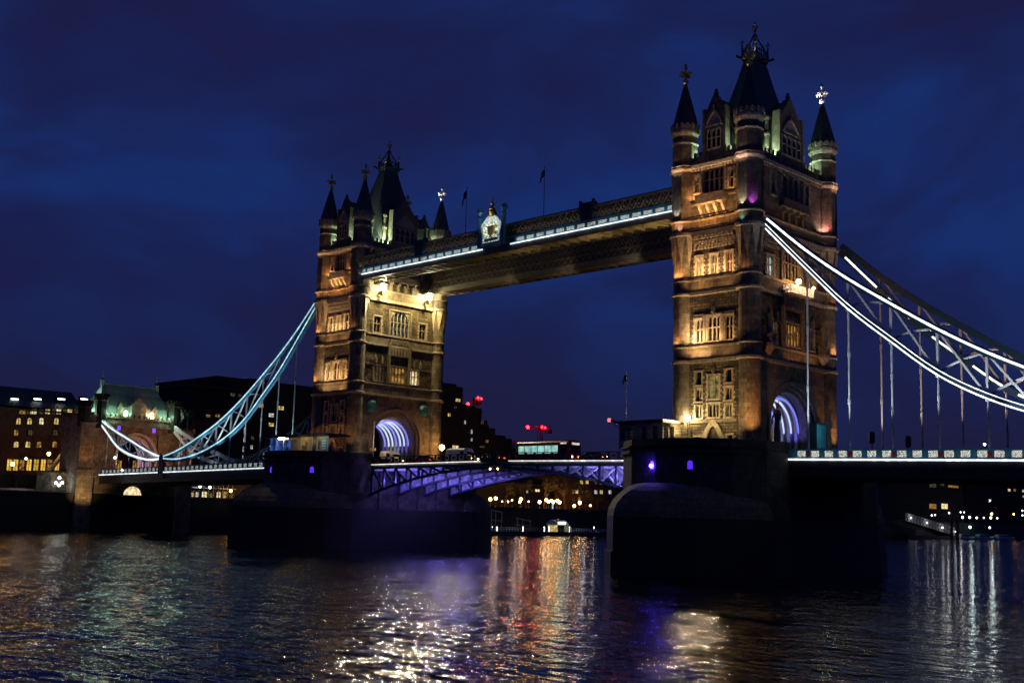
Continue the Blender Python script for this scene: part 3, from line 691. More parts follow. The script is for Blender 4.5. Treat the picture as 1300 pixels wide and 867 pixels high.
    for z in (65.9, 66.55):
        for sx in (-1, 1): cr.beam((x0+sx*cx_, -cy_, z), (x0+sx*cx_, cy_, z), 0.09, 0.1)
        for sy in (-1, 1): cr.beam((x0-cx_, sy*cy_, z), (x0+cx_, sy*cy_, z), 0.09, 0.11)
    for i in range(7):
        y = -1.4+2.8*i/6
        for sx in (-1, 1): cr.tube([(x0+sx*cx_, y, 65.6), (x0+sx*cx_, y, 66.9+0.5*(i == 3))], 0.06, 4)
    for i in range(5):
        x = -0.9+1.8*i/4
        for sy in (-1, 1): cr.tube([(x0+x, sy*cy_, 65.6), (x0+x, sy*cy_, 66.9+0.5*(i == 2))], 0.06, 4)
    cr.rev(x0, 0, [(0.55, 65.5), (0.4, 66.5), (0.16, 68.0), (0.10, 69.0), (0.09, 70.2)], 8)
    cr.mat('gold'); cr.sphere((x0, 0, 69.0), 0.26, 8, 5); cr.sphere((x0, 0, 69.9), 0.30, 8, 5)
    for a_ in range(4): cr.sphere((x0+0.36*math.cos(a_*PI/2), 0.36*math.sin(a_*PI/2), 70.25), 0.17, 6, 4)
    cr.sphere((x0, 0, 70.9), 0.18, 7, 5)
    cr.build('cresting', None, ro)
    return root, TF
south, TS = build_tower(0.0, 'nearer granite bridge tower at the right with a lit balcony over its road arch', 'south')
north, TN = build_tower(-82.3, 'farther granite bridge tower, its road face floodlit yellow under the high walkways', 'north')
# ------------------------------------------------------------------ piers
def pier_outline(k=1.0, ins=0.0):
    h = [(10.65, -9.0), (10.3, -13.5), (8.3, -18.0), (4.5, -21.0), (0, -22.0), (-4.5, -21.0), (-8.3, -18.0), (-10.3, -13.5), (-10.65, -9.0)]
    p = h+[(x_, -y_) for x_, y_ in reversed(h)]
    return [(x_*k, y_*k) for x_, y_ in p]
def cut_outline(k=1.0):
    h = [(10.9, -9.5), (10.9, -13.0), (9.4, -17.5), (6.6, -22.5), (3.3, -27.0), (0, -29.8), (-3.3, -27.0), (-6.6, -22.5), (-9.4, -17.5), (-10.9, -13.0), (-10.9, -9.5)]
    p = h+[(x_, -y_) for x_, y_ in reversed(h)]
    return p
def build_pier(x0, label, chamber):
    root = thing('bridge_pier', label, 'pier', (x0, 0, WZ), 'bridge piers')
    off = lambda P: [(x0+a, b) for a, b in P]
    mb = MB(); mb.mat('pier_granite'); mb.mat('wet_granite')
    mb.mat('pier_granite'); mb.prism(off(pier_outline()), 0.0, 9.3)
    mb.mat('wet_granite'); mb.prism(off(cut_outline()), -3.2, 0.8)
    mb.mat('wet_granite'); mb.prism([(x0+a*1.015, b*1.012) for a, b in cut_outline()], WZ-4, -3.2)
    po = mb.build('pier_body', None, root)
    cp = MB(); cp.prism(off(pier_outline(1.018)), 8.55, 8.95); cp.prism(off(pier_outline(1.022)), 9.302, 9.5)
    O = off(pier_outline(1.0)); I = off(pier_outline(0.955))
    n = len(O); vs = [(a, b, z) for P_, z in ((O, 9.5), (O, 10.3), (I, 10.3), (I, 9.5)) for a, b in P_]
    fs = []
    for j in range(4):
        for k in range(n): fs.append((j*n+k, j*n+(k+1) % n, ((j+1) % 4)*n+(k+1) % n, ((j+1) % 4)*n+k))
    fs = [f for f in fs if not (abs(vs[f[0]][0]-x0) > 10 and abs(vs[f[1]][0]-x0) > 10 and abs(vs[f[0]][1]) < 9.1 and abs(vs[f[1]][1]) < 9.1)]
    cp.add(vs, fs)
    cp.build('parapet', 'pier_granite', root)
    # domed cap of the cutwater, leaning up against the pier
    for sg in (-1, 1):
        c = MB(); P0 = [(a, b) for a, b in cut_outline() if b <= -12.9]; ring = []
        for j in range(9):
            th = j/8*PI/2; row = []
            for a, b in P0:
                k = 1-math.cos(th); row.append((x0+a*(1-k)+a*0.5*k, -sg*(b*(1-k)+-19.3*k), 0.802+4.3*math.sin(th)))
            ring.append(row)
        vs = [p for r_ in ring for p in r_]; m_ = len(P0)
        fs = [(j*m_+k, j*m_+k+1, (j+1)*m_+k+1, (j+1)*m_+k) for j in range(8) for k in range(m_-1)]
        fs += [tuple(range(8*m_, 9*m_)), tuple(range(m_))]+[(j*m_, (j+1)*m_, (j+1)*m_+m_-1, j*m_+m_-1) for j in range(8)]
        c.add(vs, fs)
        c.build('cutwater_cap', 'cap_granite', root)
    if chamber:
        for y in (-6.6, -2.2, 2.2, 6.6):
            q = MB(); q.box(x0+10.66, x0+11.0, y-0.9, y+0.9, 0.82, 7.2); q.build('buttress', 'pier_granite', root)
    # small violet marker lamps in niches
    return root
pS = build_pier(0.0, 'nearer dark granite river pier under the right tower, its domed cutwater in shadow', False)
pN = build_pier(-82.3, 'farther dark granite river pier under the left tower with violet lit buttresses', True)
for pr_, x0, spots in ((pS, 0.0, ((828, 590, 0), (876, 590, 1))), (pN, -82.3, ((344, 596, 1), (396, 596, 1)))):
    for (px, py, kind) in spots:
        # on the rounded end wall of the pier: march the sight line to the wall outline
        best = None
        P = [(x0+a, b) for a, b in pier_outline()]
        v = D_+R2*((px-650)/FPX)-U2*((py-433.5)/FPX)
        for (a, b), (c, e) in zip(P, P[1:]+P[:1]):
            den = v.x*(e-b)-v.y*(c-a)
            if abs(den) < 1e-9: continue
            t = ((a-CAM.x)*(e-b)-(b-CAM.y)*(c-a))/den; s_ = ((a-CAM.x)*v.y-(b-CAM.y)*v.x)/den
            if t > 0 and 0 <= s_ <= 1 and (best is None or t < best[0]): best = (t, Vector((e-b, -(c-a), 0)).normalized())
        hit = CAM+v*best[0]; nn = best[1]
        if nn.dot(-v) < 0: nn = -nn
        tx = Vector((-nn.y, nn.x, 0)); q = MB()
        ap = arc_pts(0.33, 0.33, 0.2, 0, 8)
        poly = [(-0.33, -0.5)]+ap+[(0.33, -0.5)]
        q.extr([hit+tx*a+Vector((0, 0, b))-nn*0.05 for a, b in poly], nn*0.09)
        q.build('niche_lamp', 'lamp_violet', pr_)
        if kind == 0:
            q = MB(); q.sphere(hit+nn*0.25+Vector((0, 0, -0.1)), 0.16, 8, 6); q.build('niche_lamp', 'lamp_violet_hot', pr_); spot(tuple(hit+nn*0.5), tuple(hit+nn*20+Vector((0, 0, -1.5))), (0.06, 0.03, 1.0), 5200, 56, 0.9, 0.25)

# ------------------------------------------------------------------ side spans, bascules
def zled(s): return 8.3-0.016*(s-8)          # deck edge height by distance from the tower centre
def side_span(xt, sg, s0, s1, label, panel, lit, led):
    root = thing('side_span', label, 'bridge deck', (xt+sg*s0, 0, 8), 'suspended side spans')
    X = lambda s: xt+sg*s
    N_ = 12; mb = MB(); rd = MB()
    pts = [(X(s0+(s1-s0)*i/N_), zled(s0+(s1-s0)*i/N_)) for i in range(N_+1)]
    if sg < 0: pts = pts[::-1]
    mb.ribbon([(x, z-0.55) for x, z in pts], -9.3, 9.3, 0.9); 
    for y in (-9.0, 0, 9.0): mb.ribbon([(x, z-1.35) for x, z in pts], y-0.25, y+0.25, 1.5)
    mb.build('deck', 'iron', root)
    rd.ribbon([(x, z+0.0) for x, z in pts], -5.6, 5.6, 0.19); rd.build('roadway', 'asphalt', root)
    fw = MB()
    for a, b in ((-9.2, -5.62), (5.62, 9.2)): fw.ribbon([(x, z+0.06) for x, z in pts], a, b, 0.3)
    fw.build('footway', 'paving', root)
    for y, sy in ((-9.36, -1), (9.36, 1)):
        l = MB(); l.ribbon([(x, z-0.02) for x, z in pts], y-0.14 if sy < 0 else y-0.02, y+0.02 if sy < 0 else y+0.14, 0.20); l.build('light_strip', led, root)
        r_ = MB(); r_.ribbon([(x, z+1.16) for x, z in pts], y-0.12, y+0.12, 0.12); r_.ribbon([(x, z+0.18) for x, z in pts], y-0.11, y+0.11, 0.16)
        r_.ribbon([(x, z+0.66) for x, z in pts], y-0.03, y+0.03, 0.9)
        s = s0+0.9
        while s < s1:
            z = zled(s); x = X(s); r_.box(x-0.28, x+0.28, y-0.13, y+0.13, z+0.1, z+1.3); s += 1.84
        r_.build('parapet', 'blue_paint' if lit else 'dark_blue_paint', root)
        if sy < 0 or True:
            s = s0+0.9+0.4
            while s+1.1 < s1:
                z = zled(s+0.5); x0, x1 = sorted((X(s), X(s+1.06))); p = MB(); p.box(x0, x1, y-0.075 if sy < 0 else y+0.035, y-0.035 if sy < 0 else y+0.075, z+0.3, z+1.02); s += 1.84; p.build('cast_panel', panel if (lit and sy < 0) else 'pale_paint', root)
            s = 13.5
            while s < s1-1:
                z = zled(s); x = X(s); yy = y-0.15 if sy < 0 else y+0.15
                sh = MB(); sh.extr([(x-0.24, yy, z+0.9), (x+0.24, yy, z+0.9), (x+0.24, yy, z+0.5), (x, yy, z+0.2), (x-0.24, yy, z+0.5)], (0, 0.03*-sy, 0)); s += 5.5; sh.build('shield', 'bus_red', root)
    return root
side_span(0.0, 1, 10.7, 92, 'right side span running out of view, ornate parapet over a bright white light strip', 'panel_lit', True, 'led_white')
side_span(-82.3, -1, 10.7, 92, 'left side span between far abutment and left tower, small pale parapet panels', 'panel_lit_white', True, 'led_white_dim')

def bascule(xt, sg, label):
    root = thing('bascule', label, 'bridge deck', (xt+sg*10.7, 0, 8), 'bascule leaves')
    X = lambda s: xt+sg*s
    s0, s1 = 10.75, 41.05
    zt = lambda s: 8.35+0.3*(s-s0)/(s1-s0)
    zb = lambda s: 3.3+4.35*math.sin(min(1, (s-s0)/(s1-s0))*PI/2)**0.85
    S_ = [s0+(s1-s0)*i/10 for i in range(11)]
    top = [(X(s), zt(s)) for s in S_]; bot = [(X(s), zb(s)) for s in S_]
    if sg < 0: top = top[::-1]; bot = bot[::-1]
    d = MB(); d.ribbon([(x, z-0.3) for x, z in top], -8.9, 8.9, 0.3)
    for i, s in enumerate(S_): d.beam((X(s), -8.8, zt(s)-0.7), (X(s), 8.8, zt(s)-0.7), 0.25, 0.5)
    d.build('deck', 'pale_paint', root)
    r_ = MB(); r_.ribbon([(x, z+0.0) for x, z in top], -8.8, 8.8, 0.28); r_.build('roadway', 'asphalt', root)
    for y in (-9.0, -3.0, 3.0, 9.0):
        g = MB(); g.mat('dark_blue_paint'); g.ribbon(bot, y-0.3, y+0.3, 0.34); g.ribbon([(x, z-0.5) for x, z in top], y-0.2, y+0.2, 0.5)
        for i, s in enumerate(S_[:-1]):
            h = zt(s)-zb(s)
            g.beam((X(s)+sg*0.15, y, zb(s)), (X(s)+sg*0.15, y, zt(s)-0.4), 0.34, 0.3, (0, 1, 0))
            if i < 8:
                a, b = S_[i], S_[i+1]
                if abs(y) == 9.0:
                    if sg > 0: g.beam((X(a), y, zt(a)-0.6), (X(b), y, zb(b)), 0.3, 0.24, (0, 1, 0))
                    else:
                        g.mat('pale_paint')  # crossed bracing painted paler on this leaf to read as lit
                        g.beam((X(a), y, zt(a)-0.6), (X(b), y, zb(b)), 0.3, 0.24, (0, 1, 0)); g.beam((X(a), y+0.02, zb(a)), (X(b), y+0.02, zt(b)-0.6), 0.22, 0.2, (0, 1, 0)); g.mat('dark_blue_paint')
        g.build('girder', None, root)
        if abs(y) == 3.0 or y == 9.0:
            w = MB()
            for i, (a, b) in enumerate(zip(S_, S_[1:])):
                x0, x1 = X(a), X(b)
                w.add([(x0, y+0.05, zb(a)+0.15), (x1, y+0.05, zb(b)+0.15), (x1, y+0.05, zt(b)-0.75), (x0, y+0.05, zt(a)-0.75), (x0, y+0.12, zb(a)+0.15), (x1, y+0.12, zb(b)+0.15), (x1, y+0.12, zt(b)-0.75), (x0, y+0.12, zt(a)-0.75)], [(0, 1, 2, 3), (7, 6, 5, 4), (0, 4, 5, 1), (1, 5, 6, 2), (2, 6, 7, 3), (3, 7, 4, 0)])
            w.build('web_plate', 'girder_paint', root)
    for sy in (-1, 1):
        l = MB(); ptl = [p for p in top]
        l.ribbon([(x, z+0.02) for x, z in (top[:-1] if sg > 0 else top[1:])], *( (-9.36, -9.22) if sy < 0 else (9.22, 9.36)), 0.13); l.build('light_strip', 'led_warmwhite', root)
        p = MB(); y = sy*9.2
        p.ribbon([(x, z+0.2) for x, z in top], y-0.1, y+0.1, 0.2); p.ribbon([(x, z+1.25) for x, z in top], y-0.1, y+0.1, 0.12)
        s = s0+0.3; k = 0
        while s < s1:
            z = zt(s); x = X(s); p.box(x-0.13, x+0.13, y-0.12, y+0.12, z, z+1.3)
            if s+1.8 < s1:
                xa, xb = X(s), X(s+1.8); p.beam((xa, y, z+0.3), (xb, y, z+1.2), 0.07, 0.05); p.beam((xa, y+0.01, z+1.2), (xb, y+0.01, z+0.3), 0.07, 0.05)
                xm = (xa+xb)/2; p.rev(xm, y, [(0.3, z+0.55), (0.3, z+0.95)], 8)
            s += 1.8; k += 1
        p.box(*sorted((X(s1-0.55), X(s1-0.02))), y-0.25, y+0.25, zt(s1)-0.4, zt(s1)+1.4)
        p.build('parapet', 'iron', root)
    for dx in (0.0,):
        q = MB(); q.sphere((X(s1-0.75)+dx*0.9, -9.3, 7.45), 0.13, 8, 6)
        q.build('navigation_lamp', 'lamp_warm', root)
    return root
bN = bascule(-82.3, 1, 'left bascule leaf beside the left tower, curved girders glowing violet underneath')
bS = bascule(0.0, -1, 'right bascule leaf meeting the right pier, crossed girder bracing lit violet')

# ------------------------------------------------------------------ suspension chains
UP = [(7.9, 38.9), (13.5, 33.95), (18.9, 29.8), (24.4, 26.1), (29.9, 22.6), (35.4, 19.5), (40.9, 16.9), (46.3, 14.85), (51.8, 13.0), (57.2, 11.5), (62.5, 10.55)]
LO = [(7.7, 38.0), (13.5, 31.95), (19.0, 26.4), (24.4, 21.95), (29.9, 17.7), (35.4, 14.75), (40.9, 12.7), (46.3, 11.25), (51.8, 10.35), (57.2, 10.0), (62.5, 10.3)]
UP2 = [(62.5, 10.55), (66.5, 11.4), (71.4, 12.75), (77.0, 14.5), (83.0, 16.3), (88.0, 17.9), (92.4, 19.6)]
LO2 = [(62.5, 10.3), (66.5, 10.05), (70.5, 10.3), (77.6, 11.5), (83.6, 13.4), (89.0, 16.6), (92.3, 18.6)]
def smooth(pts, m=4):
    out = []
    n = len(pts)
    for i in range(n-1):
        p0, p1, p2, p3 = pts[max(0, i-1)], pts[i], pts[i+1], pts[min(n-1, i+2)]
        for j in range(m):
            t = j/m
            out.append(tuple(0.5*((2*b)+(c-a)*t+(2*a-5*b+4*c-d)*t*t+(-a+3*b-3*c+d)*t**3) for a, b, c, d in zip(p0, p1, p2, p3)))
    return out+[pts[-1]]
def interp(pts, s):
    for (a, z0), (b, z1) in zip(pts, pts[1:]):
        if a <= s <= b: return z0+(z1-z0)*(s-a)/(b-a)
    return pts[-1][1]
def chain(xt, sg, y, label, up, lo, chord_mat, leds, hangers=True, web='pale_paint', rod='pale_paint', dash=None):
    root = thing('suspension_chain', label, 'chain', (xt+sg*up[0][0], y, up[0][1]), 'suspension chains')
    P = lambda pts: [(xt+sg*s, z) for s, z in pts] if sg > 0 else [(xt+sg*s, z) for s, z in pts][::-1]
    su, sl = smooth(up), smooth(lo)
    for nm, q in (('upper_chord', su), ('lower_chord', sl)):
        m_ = MB(); m_.ribbon(P(q), y-0.26, y+0.26, 0.80); co = m_.build(nm, chord_mat, root)
        for (which, dz, th, mat) in leds:
            if which != nm: continue
            e = MB(); 
            if dash:
                # lit in separate runs
                for a, b in dash: e.ribbon(P([(s, interp(q, s)+dz) for s in [a+(b-a)*i/6 for i in range(7)]]), y-0.31, y-0.265, th)
            else: e.ribbon(P([(s, z+dz) for s, z in q]), y-0.31, y-0.265, th)
            e.build('light_strip', mat, co)
    w = MB()
    # verticals and long crossing diagonals, slightly bowed
    nodes = [s for s, _ in lo[1:-1]]
    for s in nodes:
        x = xt+sg*s; w.beam((x, y, interp(sl, s)), (x, y, interp(su, s)), 0.26, 0.26, (0, 1, 0))
    ns = [s for s, _ in lo[1:]]
    for a, b in zip(ns, ns[1:]):
        w.beam((xt+sg*a, y-0.05, interp(su, a)), (xt+sg*b, y-0.05, interp(sl, b)), 0.24, 0.26, (0, 1, 0))
        if abs(interp(su, a)-interp(sl, a)) > 1.2:
            mz = [(xt+sg*(a+(b-a)*t), y+0.06, interp(sl, a)+(interp(su, b)-interp(sl, a))*t+0.35*math.sin(t*PI)) for t in (0, .25, .5, .75, 1)]
            for q, r_ in zip(mz, mz[1:]): w.beam(q, r_, 0.20, 0.24, (0, 1, 0))
    w.build('web_bracing', web, root)
    if hangers:
        for s in nodes:
            zt_, zb_ = interp(sl, s), zled(s)+1.15
            if zt_-zb_ < 0.5: continue
            x = xt+sg*s; h = MB(); h.tube([(x, y, zt_), (x, y, zb_)], 0.12, 6); h.box(x-0.22, x+0.22, y-0.2, y+0.2, zt_-0.55, zt_-0.1)
            for f_ in (0.33, 0.66): h.rev(x, y, [(0.18, zb_+(zt_-zb_)*f_-0.3), (0.18, zb_+(zt_-zb_)*f_+0.3)], 6)
            h.rev(x, y, [(0.2, zb_), (0.12, zb_+0.4)], 6)
            h.build('hanger', rod, root)
    return root
chain(0.0, 1, -9.36, 'nearest suspension chain at the right, both chords outlined in bright white light', UP, LO, 'dark_blue_paint',
      [('upper_chord', 0.08, 0.27, 'led_white'), ('lower_chord', 0.32, 0.10, 'led_white'), ('lower_chord', -0.28, 0.17, 'led_white')])
chain(0.0, 1, 9.36, 'dark suspension chain on the far edge of the right span, lit only in short dashes', UP, LO, 'dark_blue_paint',
      [('lower_chord', 0.1, 0.26, 'led_white')], rod='canvas', dash=((8.6, 13.2), (14.8, 17.8), (20.8, 23.8), (26.0, 29.6), (31.5, 34.6), (37.2, 40.0)), web='canvas')
chain(-82.3, -1, -9.36, 'long pale blue chain rising from the low pin to the left tower', UP, LO, 'blue_paint',
      [('upper_chord', 0.18, 0.30, 'led_cyan'), ('lower_chord', 0.18, 0.28, 'led_cyan')])
chain(-82.3, -1, 9.36, 'unlit chain behind the left span, its low end seen beside the glazed pavilion', UP, LO, 'dark_blue_paint', [])
chain(-82.3, -1, -9.36, 'short white lit chain between the far abutment and the low pin', UP2, LO2, 'pale_paint',
      [('upper_chord', 0.1, 0.34, 'led_white_dim'), ('lower_chord', 0.1, 0.40, 'led_white_dim')])
chain(-82.3, -1, 9.36, 'short pale chain dropping from the right hand turret of the far abutment', UP2, LO2, 'pale_paint', [], hangers=True)
for y, lab in ((-9.36, 'round cast pin joining the two chains at the low point of the left span'), (9.36, 'chain pin at the low point on the far edge of the left span')):
    t = thing('chain_pin', lab, 'chain pin', (-144.8, y, 8), 'chain pins')
    q = MB(); 
    for k, (r_, dd) in enumerate(((0.95, 0.34), (0.62, 0.42), (0.3, 0.5))):
        pts = [(-144.8+r_*math.cos(2*PI*i/16), y-dd, 10.4+r_*math.sin(2*PI*i/16)) for i in range(16)]; q.extr(pts, (0, 2*dd, 0))
    q.build('pin_boss', 'blue_paint', t)
    q = MB(); q.box(-145.9, -143.7, y-0.3, y+0.3, 6.2, 9.5); q.build('post', 'dark_blue_paint', t)

# land tie beyond the abutment
t = MB(); a_, b_ = at(65, 596, 1, -9.36), at(94, 556, 1, -9.36); t.beam(a_, b_, 0.6, 0.9); t.beam(a_+Vector((0, -0.4, 0.15)), b_+Vector((0, -0.4, 0.15)), 0.06, 0.5)
tag(t.build('land_tie', 'pale_paint', loc=tuple(a_)), 'straight pale sloping tie bar left of the abutment gatehouse', 'tie bar')

# ------------------------------------------------------------------ high walkways
def walkway(sy, label, lit):
    X0, X1 = -82.3+DX+0.05, -DX-0.05
    root = thing('high_walkway', label, 'walkway', ((X0+X1)/2, sy*8.35, 42), 'high walkways')
    yo, yi = sy*10.15, sy*6.55; lo_, hi_ = min(yo, yi), max(yo, yi)
    f = MB(); f.box(X0, X1, lo_+0.2, hi_-0.2, 41.75, 42.05)
    for y in (yo-sy*0.15, yi+sy*0.15): f.box(X0, X1, y-0.14, y+0.14, 41.35, 42.3)
    f.build('floor', 'walkway_grey', root)
    # lattice under the floor
    l = MB(); n = 34
    for i in range(n+1):
        x = X0+(X1-X0)*i/n; l.beam((x, lo_+0.3, 41.45), (x, hi_-0.3, 41.45), 0.14, 0.3)
        if i < n:
            x2 = X0+(X1-X0)*(i+1)/n; l.beam((x, lo_+0.3, 41.42), (x2, hi_-0.3, 41.42), 0.10, 0.12); l.beam((x, hi_-0.3, 41.47), (x2, lo_+0.3, 41.47), 0.10, 0.12)
    l.build('soffit_bracing', 'soffit_paint', root)
    s = MB(); s.box(X0, X1, lo_+0.4, hi_-0.4, 41.60, 41.745); s.build('soffit', 'soffit_paint', root)
    r_ = MB(); r_.add([(x, y, z) for x in (X0, X1) for y, z in ((lo_+0.1, 45.55), (hi_-0.1, 45.55), (hi_-0.6, 45.95), ((lo_+hi_)/2, 46.25), (lo_+0.6, 45.95))], [(0, 1, 2, 3, 4), (9, 8, 7, 6, 5), (0, 5, 6, 1), (1, 6, 7, 2), (2, 7, 8, 3), (3, 8, 9, 4), (4, 9, 5, 0)])
    r_.build('roof', 'walkway_grey', root)
    for y, out in ((yo, sy), (yi, -sy)):
        w = MB(); yy = y-out*0.25; w.box(X0, X1, yy-0.06, yy+0.06, 42.05, 45.6); w.build('glazing', 'iron_screen', root)
        t = MB(); n = 52; yt = y-out*0.1
        for z, h in ((43.5, 0.18), (45.5, 0.22), (42.15, 0.2)): t.box(X0, X1, yt-0.1, yt+0.1, z-h/2, z+h/2)
        for i in range(n):
            xa, xb = X0+(X1-X0)*i/n, X0+(X1-X0)*(i+1)/n
            t.beam((xa, yt, 43.55), (xb, yt, 45.45), 0.12, 0.1, (0, 1, 0)); t.beam((xa, yt+0.03, 45.45), (xb, yt+0.03, 43.55), 0.12, 0.1, (0, 1, 0))
            xm = (xa+xb)/2; t.rev(xa, yt, [(0.17, 44.35), (0.17, 44.65)], 6)
            if out != sy or not lit: t.beam((xa, yt, 42.2), (xb, yt, 43.45), 0.11, 0.09, (0, 1, 0)); t.beam((xb, yt+0.03, 42.2), (xa, yt+0.03, 43.45), 0.11, 0.09, (0, 1, 0))
        t.build('lattice', 'walkway_grey', root)
        if lit and out == sy:
            n2 = 34; e = MB(); br = MB()
            for i in range(n2):
                xa, xb = X0+(X1-X0)*i/n2, X0+(X1-X0)*(i+1)/n2
                if xb > -45.0 and xa < -37.4: continue
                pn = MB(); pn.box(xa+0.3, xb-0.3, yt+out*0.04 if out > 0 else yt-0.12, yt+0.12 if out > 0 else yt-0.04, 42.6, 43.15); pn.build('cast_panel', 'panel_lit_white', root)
                br.box(xa-0.16, xa+0.16, yt-0.2, yt+0.0, 42.3, 43.55)
            br.box(X0, X1, yt-0.16, yt-0.01, 43.3, 43.56); br.box(X0, X1, yt-0.14, yt-0.01, 42.36, 42.56); br.build('parapet', 'blue_paint', root)
            for a, b in ((X0, -44.3), (-38.0, X1)): e.box(a, b, yt-0.30, yt-0.17, 42.2, 42.38)
            e.build('light_strip', 'led_white_dim', root)
    for x in (-60.0, -22.3):
        p = MB(); y = yo; p.box(x-1.4, x+1.4, min(y, y-sy*0.7), max(y, y-sy*0.7), 43.6, 46.3)
        for dx in (-1.25, 1.25): p.box(x+dx-0.2, x+dx+0.2, y-0.2, y+0.2, 43.58, 46.6)
        for i in range(5): p.box(x-0.95+i*0.42, x-0.80+i*0.42, y-0.08+sy*0.02, y+0.08+sy*0.02, 43.8, 46.1)
        p.build('pylon', 'dark_blue_paint', root)
    return root
wNear = walkway(-1, 'nearer high walkway between the towers with a lit white panel band', True)
wFar = walkway(1, 'farther high walkway between the towers, unlit, seen below the nearer one', False)
# crest in the middle of the near walkway
c = thing('crest', 'gilded coat of arms panel between two blue posts at the middle of the walkway', 'crest', (-42.0, -10.2, 43))
X_ = -42.0; p = MB(); ap = arc_pts(2.1, 1.5, 46.0, X_, 16, True)
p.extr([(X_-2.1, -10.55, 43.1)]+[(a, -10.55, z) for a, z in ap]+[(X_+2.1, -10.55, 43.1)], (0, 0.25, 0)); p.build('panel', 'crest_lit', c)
p = MB(); arch_band_T = None
p.T = lambda q: (q[0], q[1], q[2])
arch_band(p, -10.75, -10.5, with_jambs(arc_pts(1.95, 1.4, 46.0, X_, 16, True), 43.1), with_jambs(arc_pts(2.3, 1.75, 46.0, X_, 16, True), 43.1)); p.box(X_-2.3, X_+2.3, -10.76, -10.5, 42.75, 43.1)
p.build('frame', 'white_paint', c)
p = MB(); p.box(X_-1.5, X_+1.5, -10.74, -10.56, 43.3, 43.75); p.extr([(X_-0.75, -10.8, 45.7), (X_+0.75, -10.8, 45.7), (X_+0.72, -10.8, 44.7), (X_, -10.8, 43.9), (X_-0.72, -10.8, 44.7)], (0, 0.25, 0))
for a in range(6): p.sphere((X_+1.25*math.cos(a*PI/3+0.5), -10.72, 45.0+1.0*math.sin(a*PI/3+0.5)), 0.27, 6, 4)
p.build('shield', 'gold', c)
p = MB(); p.rev(X_, -10.6, [(0.55, 47.3), (0.85, 47.9), (0.6, 48.3), (0.7, 48.45), (0.3, 48.7), (0.22, 49.0), (0.45, 49.3), (0.12, 49.6), (0.12, 49.9)], 10); p.sphere((X_, -10.6, 50.05), 0.22, 7, 5); p.build('crown', 'gold', c)
for dx in (-2.75, 2.75):
    p = MB(); x = X_+dx; p.rev(x, -10.6, [(0.36, 42.4), (0.36, 47.2), (0.5, 47.3), (0.3, 47.5), (0.25, 47.8)], 8); p.rev(x, -10.6, [(0.25, 47.8), (0.62, 48.3), (0.5, 48.8), (0.12, 49.0)], 8); p.build('post', 'blue_paint', c)
# flags on the walkway roof
def flag(p0, h, w, lab, droop=0.7, pole='iron', grp='flags'):
    t = thing('flagpole', lab, 'flag', p0, grp)
    q = MB(); q.tube([p0, (p0[0], p0[1], p0[2]+h)], 0.06, 6, 0.035); q.sphere((p0[0], p0[1], p0[2]+h+0.08), 0.1, 6, 4); q.build('pole', pole, t)
    f = MB(); n = 9; vs = []; top = p0[2]+h-0.1
    for i in range(n):
        tt = i/(n-1); xx = p0[0]-w*tt*0.75; yy = p0[1]+0.14*math.sin(tt*9); zz = top-w*droop*tt**1.3
        for z2 in (zz, zz-w*(0.95-0.25*tt)): vs += [(xx, yy-0.015, z2), (xx, yy+0.015, z2)]
    fs = []
    for i in range(n-1):
        o = 4*i; fs += [(o, o+4, o+6, o+2), (o+1, o+3, o+7, o+5), (o, o+1, o+5, o+4), (o+2, o+6, o+7, o+3)]
    fs += [(0, 2, 3, 1), (4*n-4, 4*n-3, 4*n-1, 4*n-2)]
    f.add(vs, fs); f.build('banner', 'flag_cloth', t); return t
flag((-50.6, -8.35, 46.2), 7.9, 1.5, 'drooping dark flag on the walkway roof left of the crest', 1.3)
flag((-32.8, -8.35, 46.2), 7.9, 1.3, 'drooping dark flag on the walkway roof right of the crest', 1.1)
# ------------------------------------------------------------------ floodlights
FIX = None
def ledge_flood(root, T, p, tgt, col, watts, ang=95, r=0.15, body=True):
    """a ledge mounted floodlight: housing plus its beam; p and tgt in face coordinates (u, out, z)"""
    P0, P1 = Vector(T(p)), Vector(T(tgt))
    if body:
        q = MB(); d = (P1-P0).normalized()
        q.beam(P0-d*0.42, P0-d*0.12, 0.34, 0.26); q.beam(P0-d*0.3-Vector((0, 0, 0.35)), P0-d*0.3, 0.08, 0.08)
        q.build('floodlight', 'iron', root)
    spot(P0, P1, col, watts, ang, 1.0, r)
def ledge_bar(root, T, u0, u1, d, z, col, watts, tilt=0.25, w=0.25, fixture=True, down=False):
    """linear floodlight lying on a ledge and washing the wall above it"""
    A, B = Vector(T((u0, d, z))), Vector(T((u1, d, z)))
    out = (Vector(T((u0, d+1, z)))-A).normalized(); ux = (B-A).normalized()
    l = bpy.data.lights.new('floodlight_bar_beam', 'AREA'); l.shape = 'RECTANGLE'; l.size = (B-A).length; l.size_y = w; l.energy = watts; l.color = col; l.spread = R(150)
    o = bpy.data.objects.new('floodlight_bar_beam', l); COL.objects.link(o)
    dirv = (Vector((0, 0, -1 if down else 1))-out*tilt).normalized(); zc = -dirv; yc = zc.cross(ux)
    M_ = Matrix(((ux.x, yc.x, zc.x), (ux.y, yc.y, zc.y), (ux.z, yc.z, zc.z))).to_4x4(); M_.translation = (A+B)/2+dirv*0.06; o.matrix_world = M_
    if fixture:
        q = MB(); q.beam(A-Vector((0, 0, 0.1)), B-Vector((0, 0, 0.1)), 0.22, 0.16); q.build('floodlight', 'iron', root)
bar, flood = ledge_bar, ledge_flood
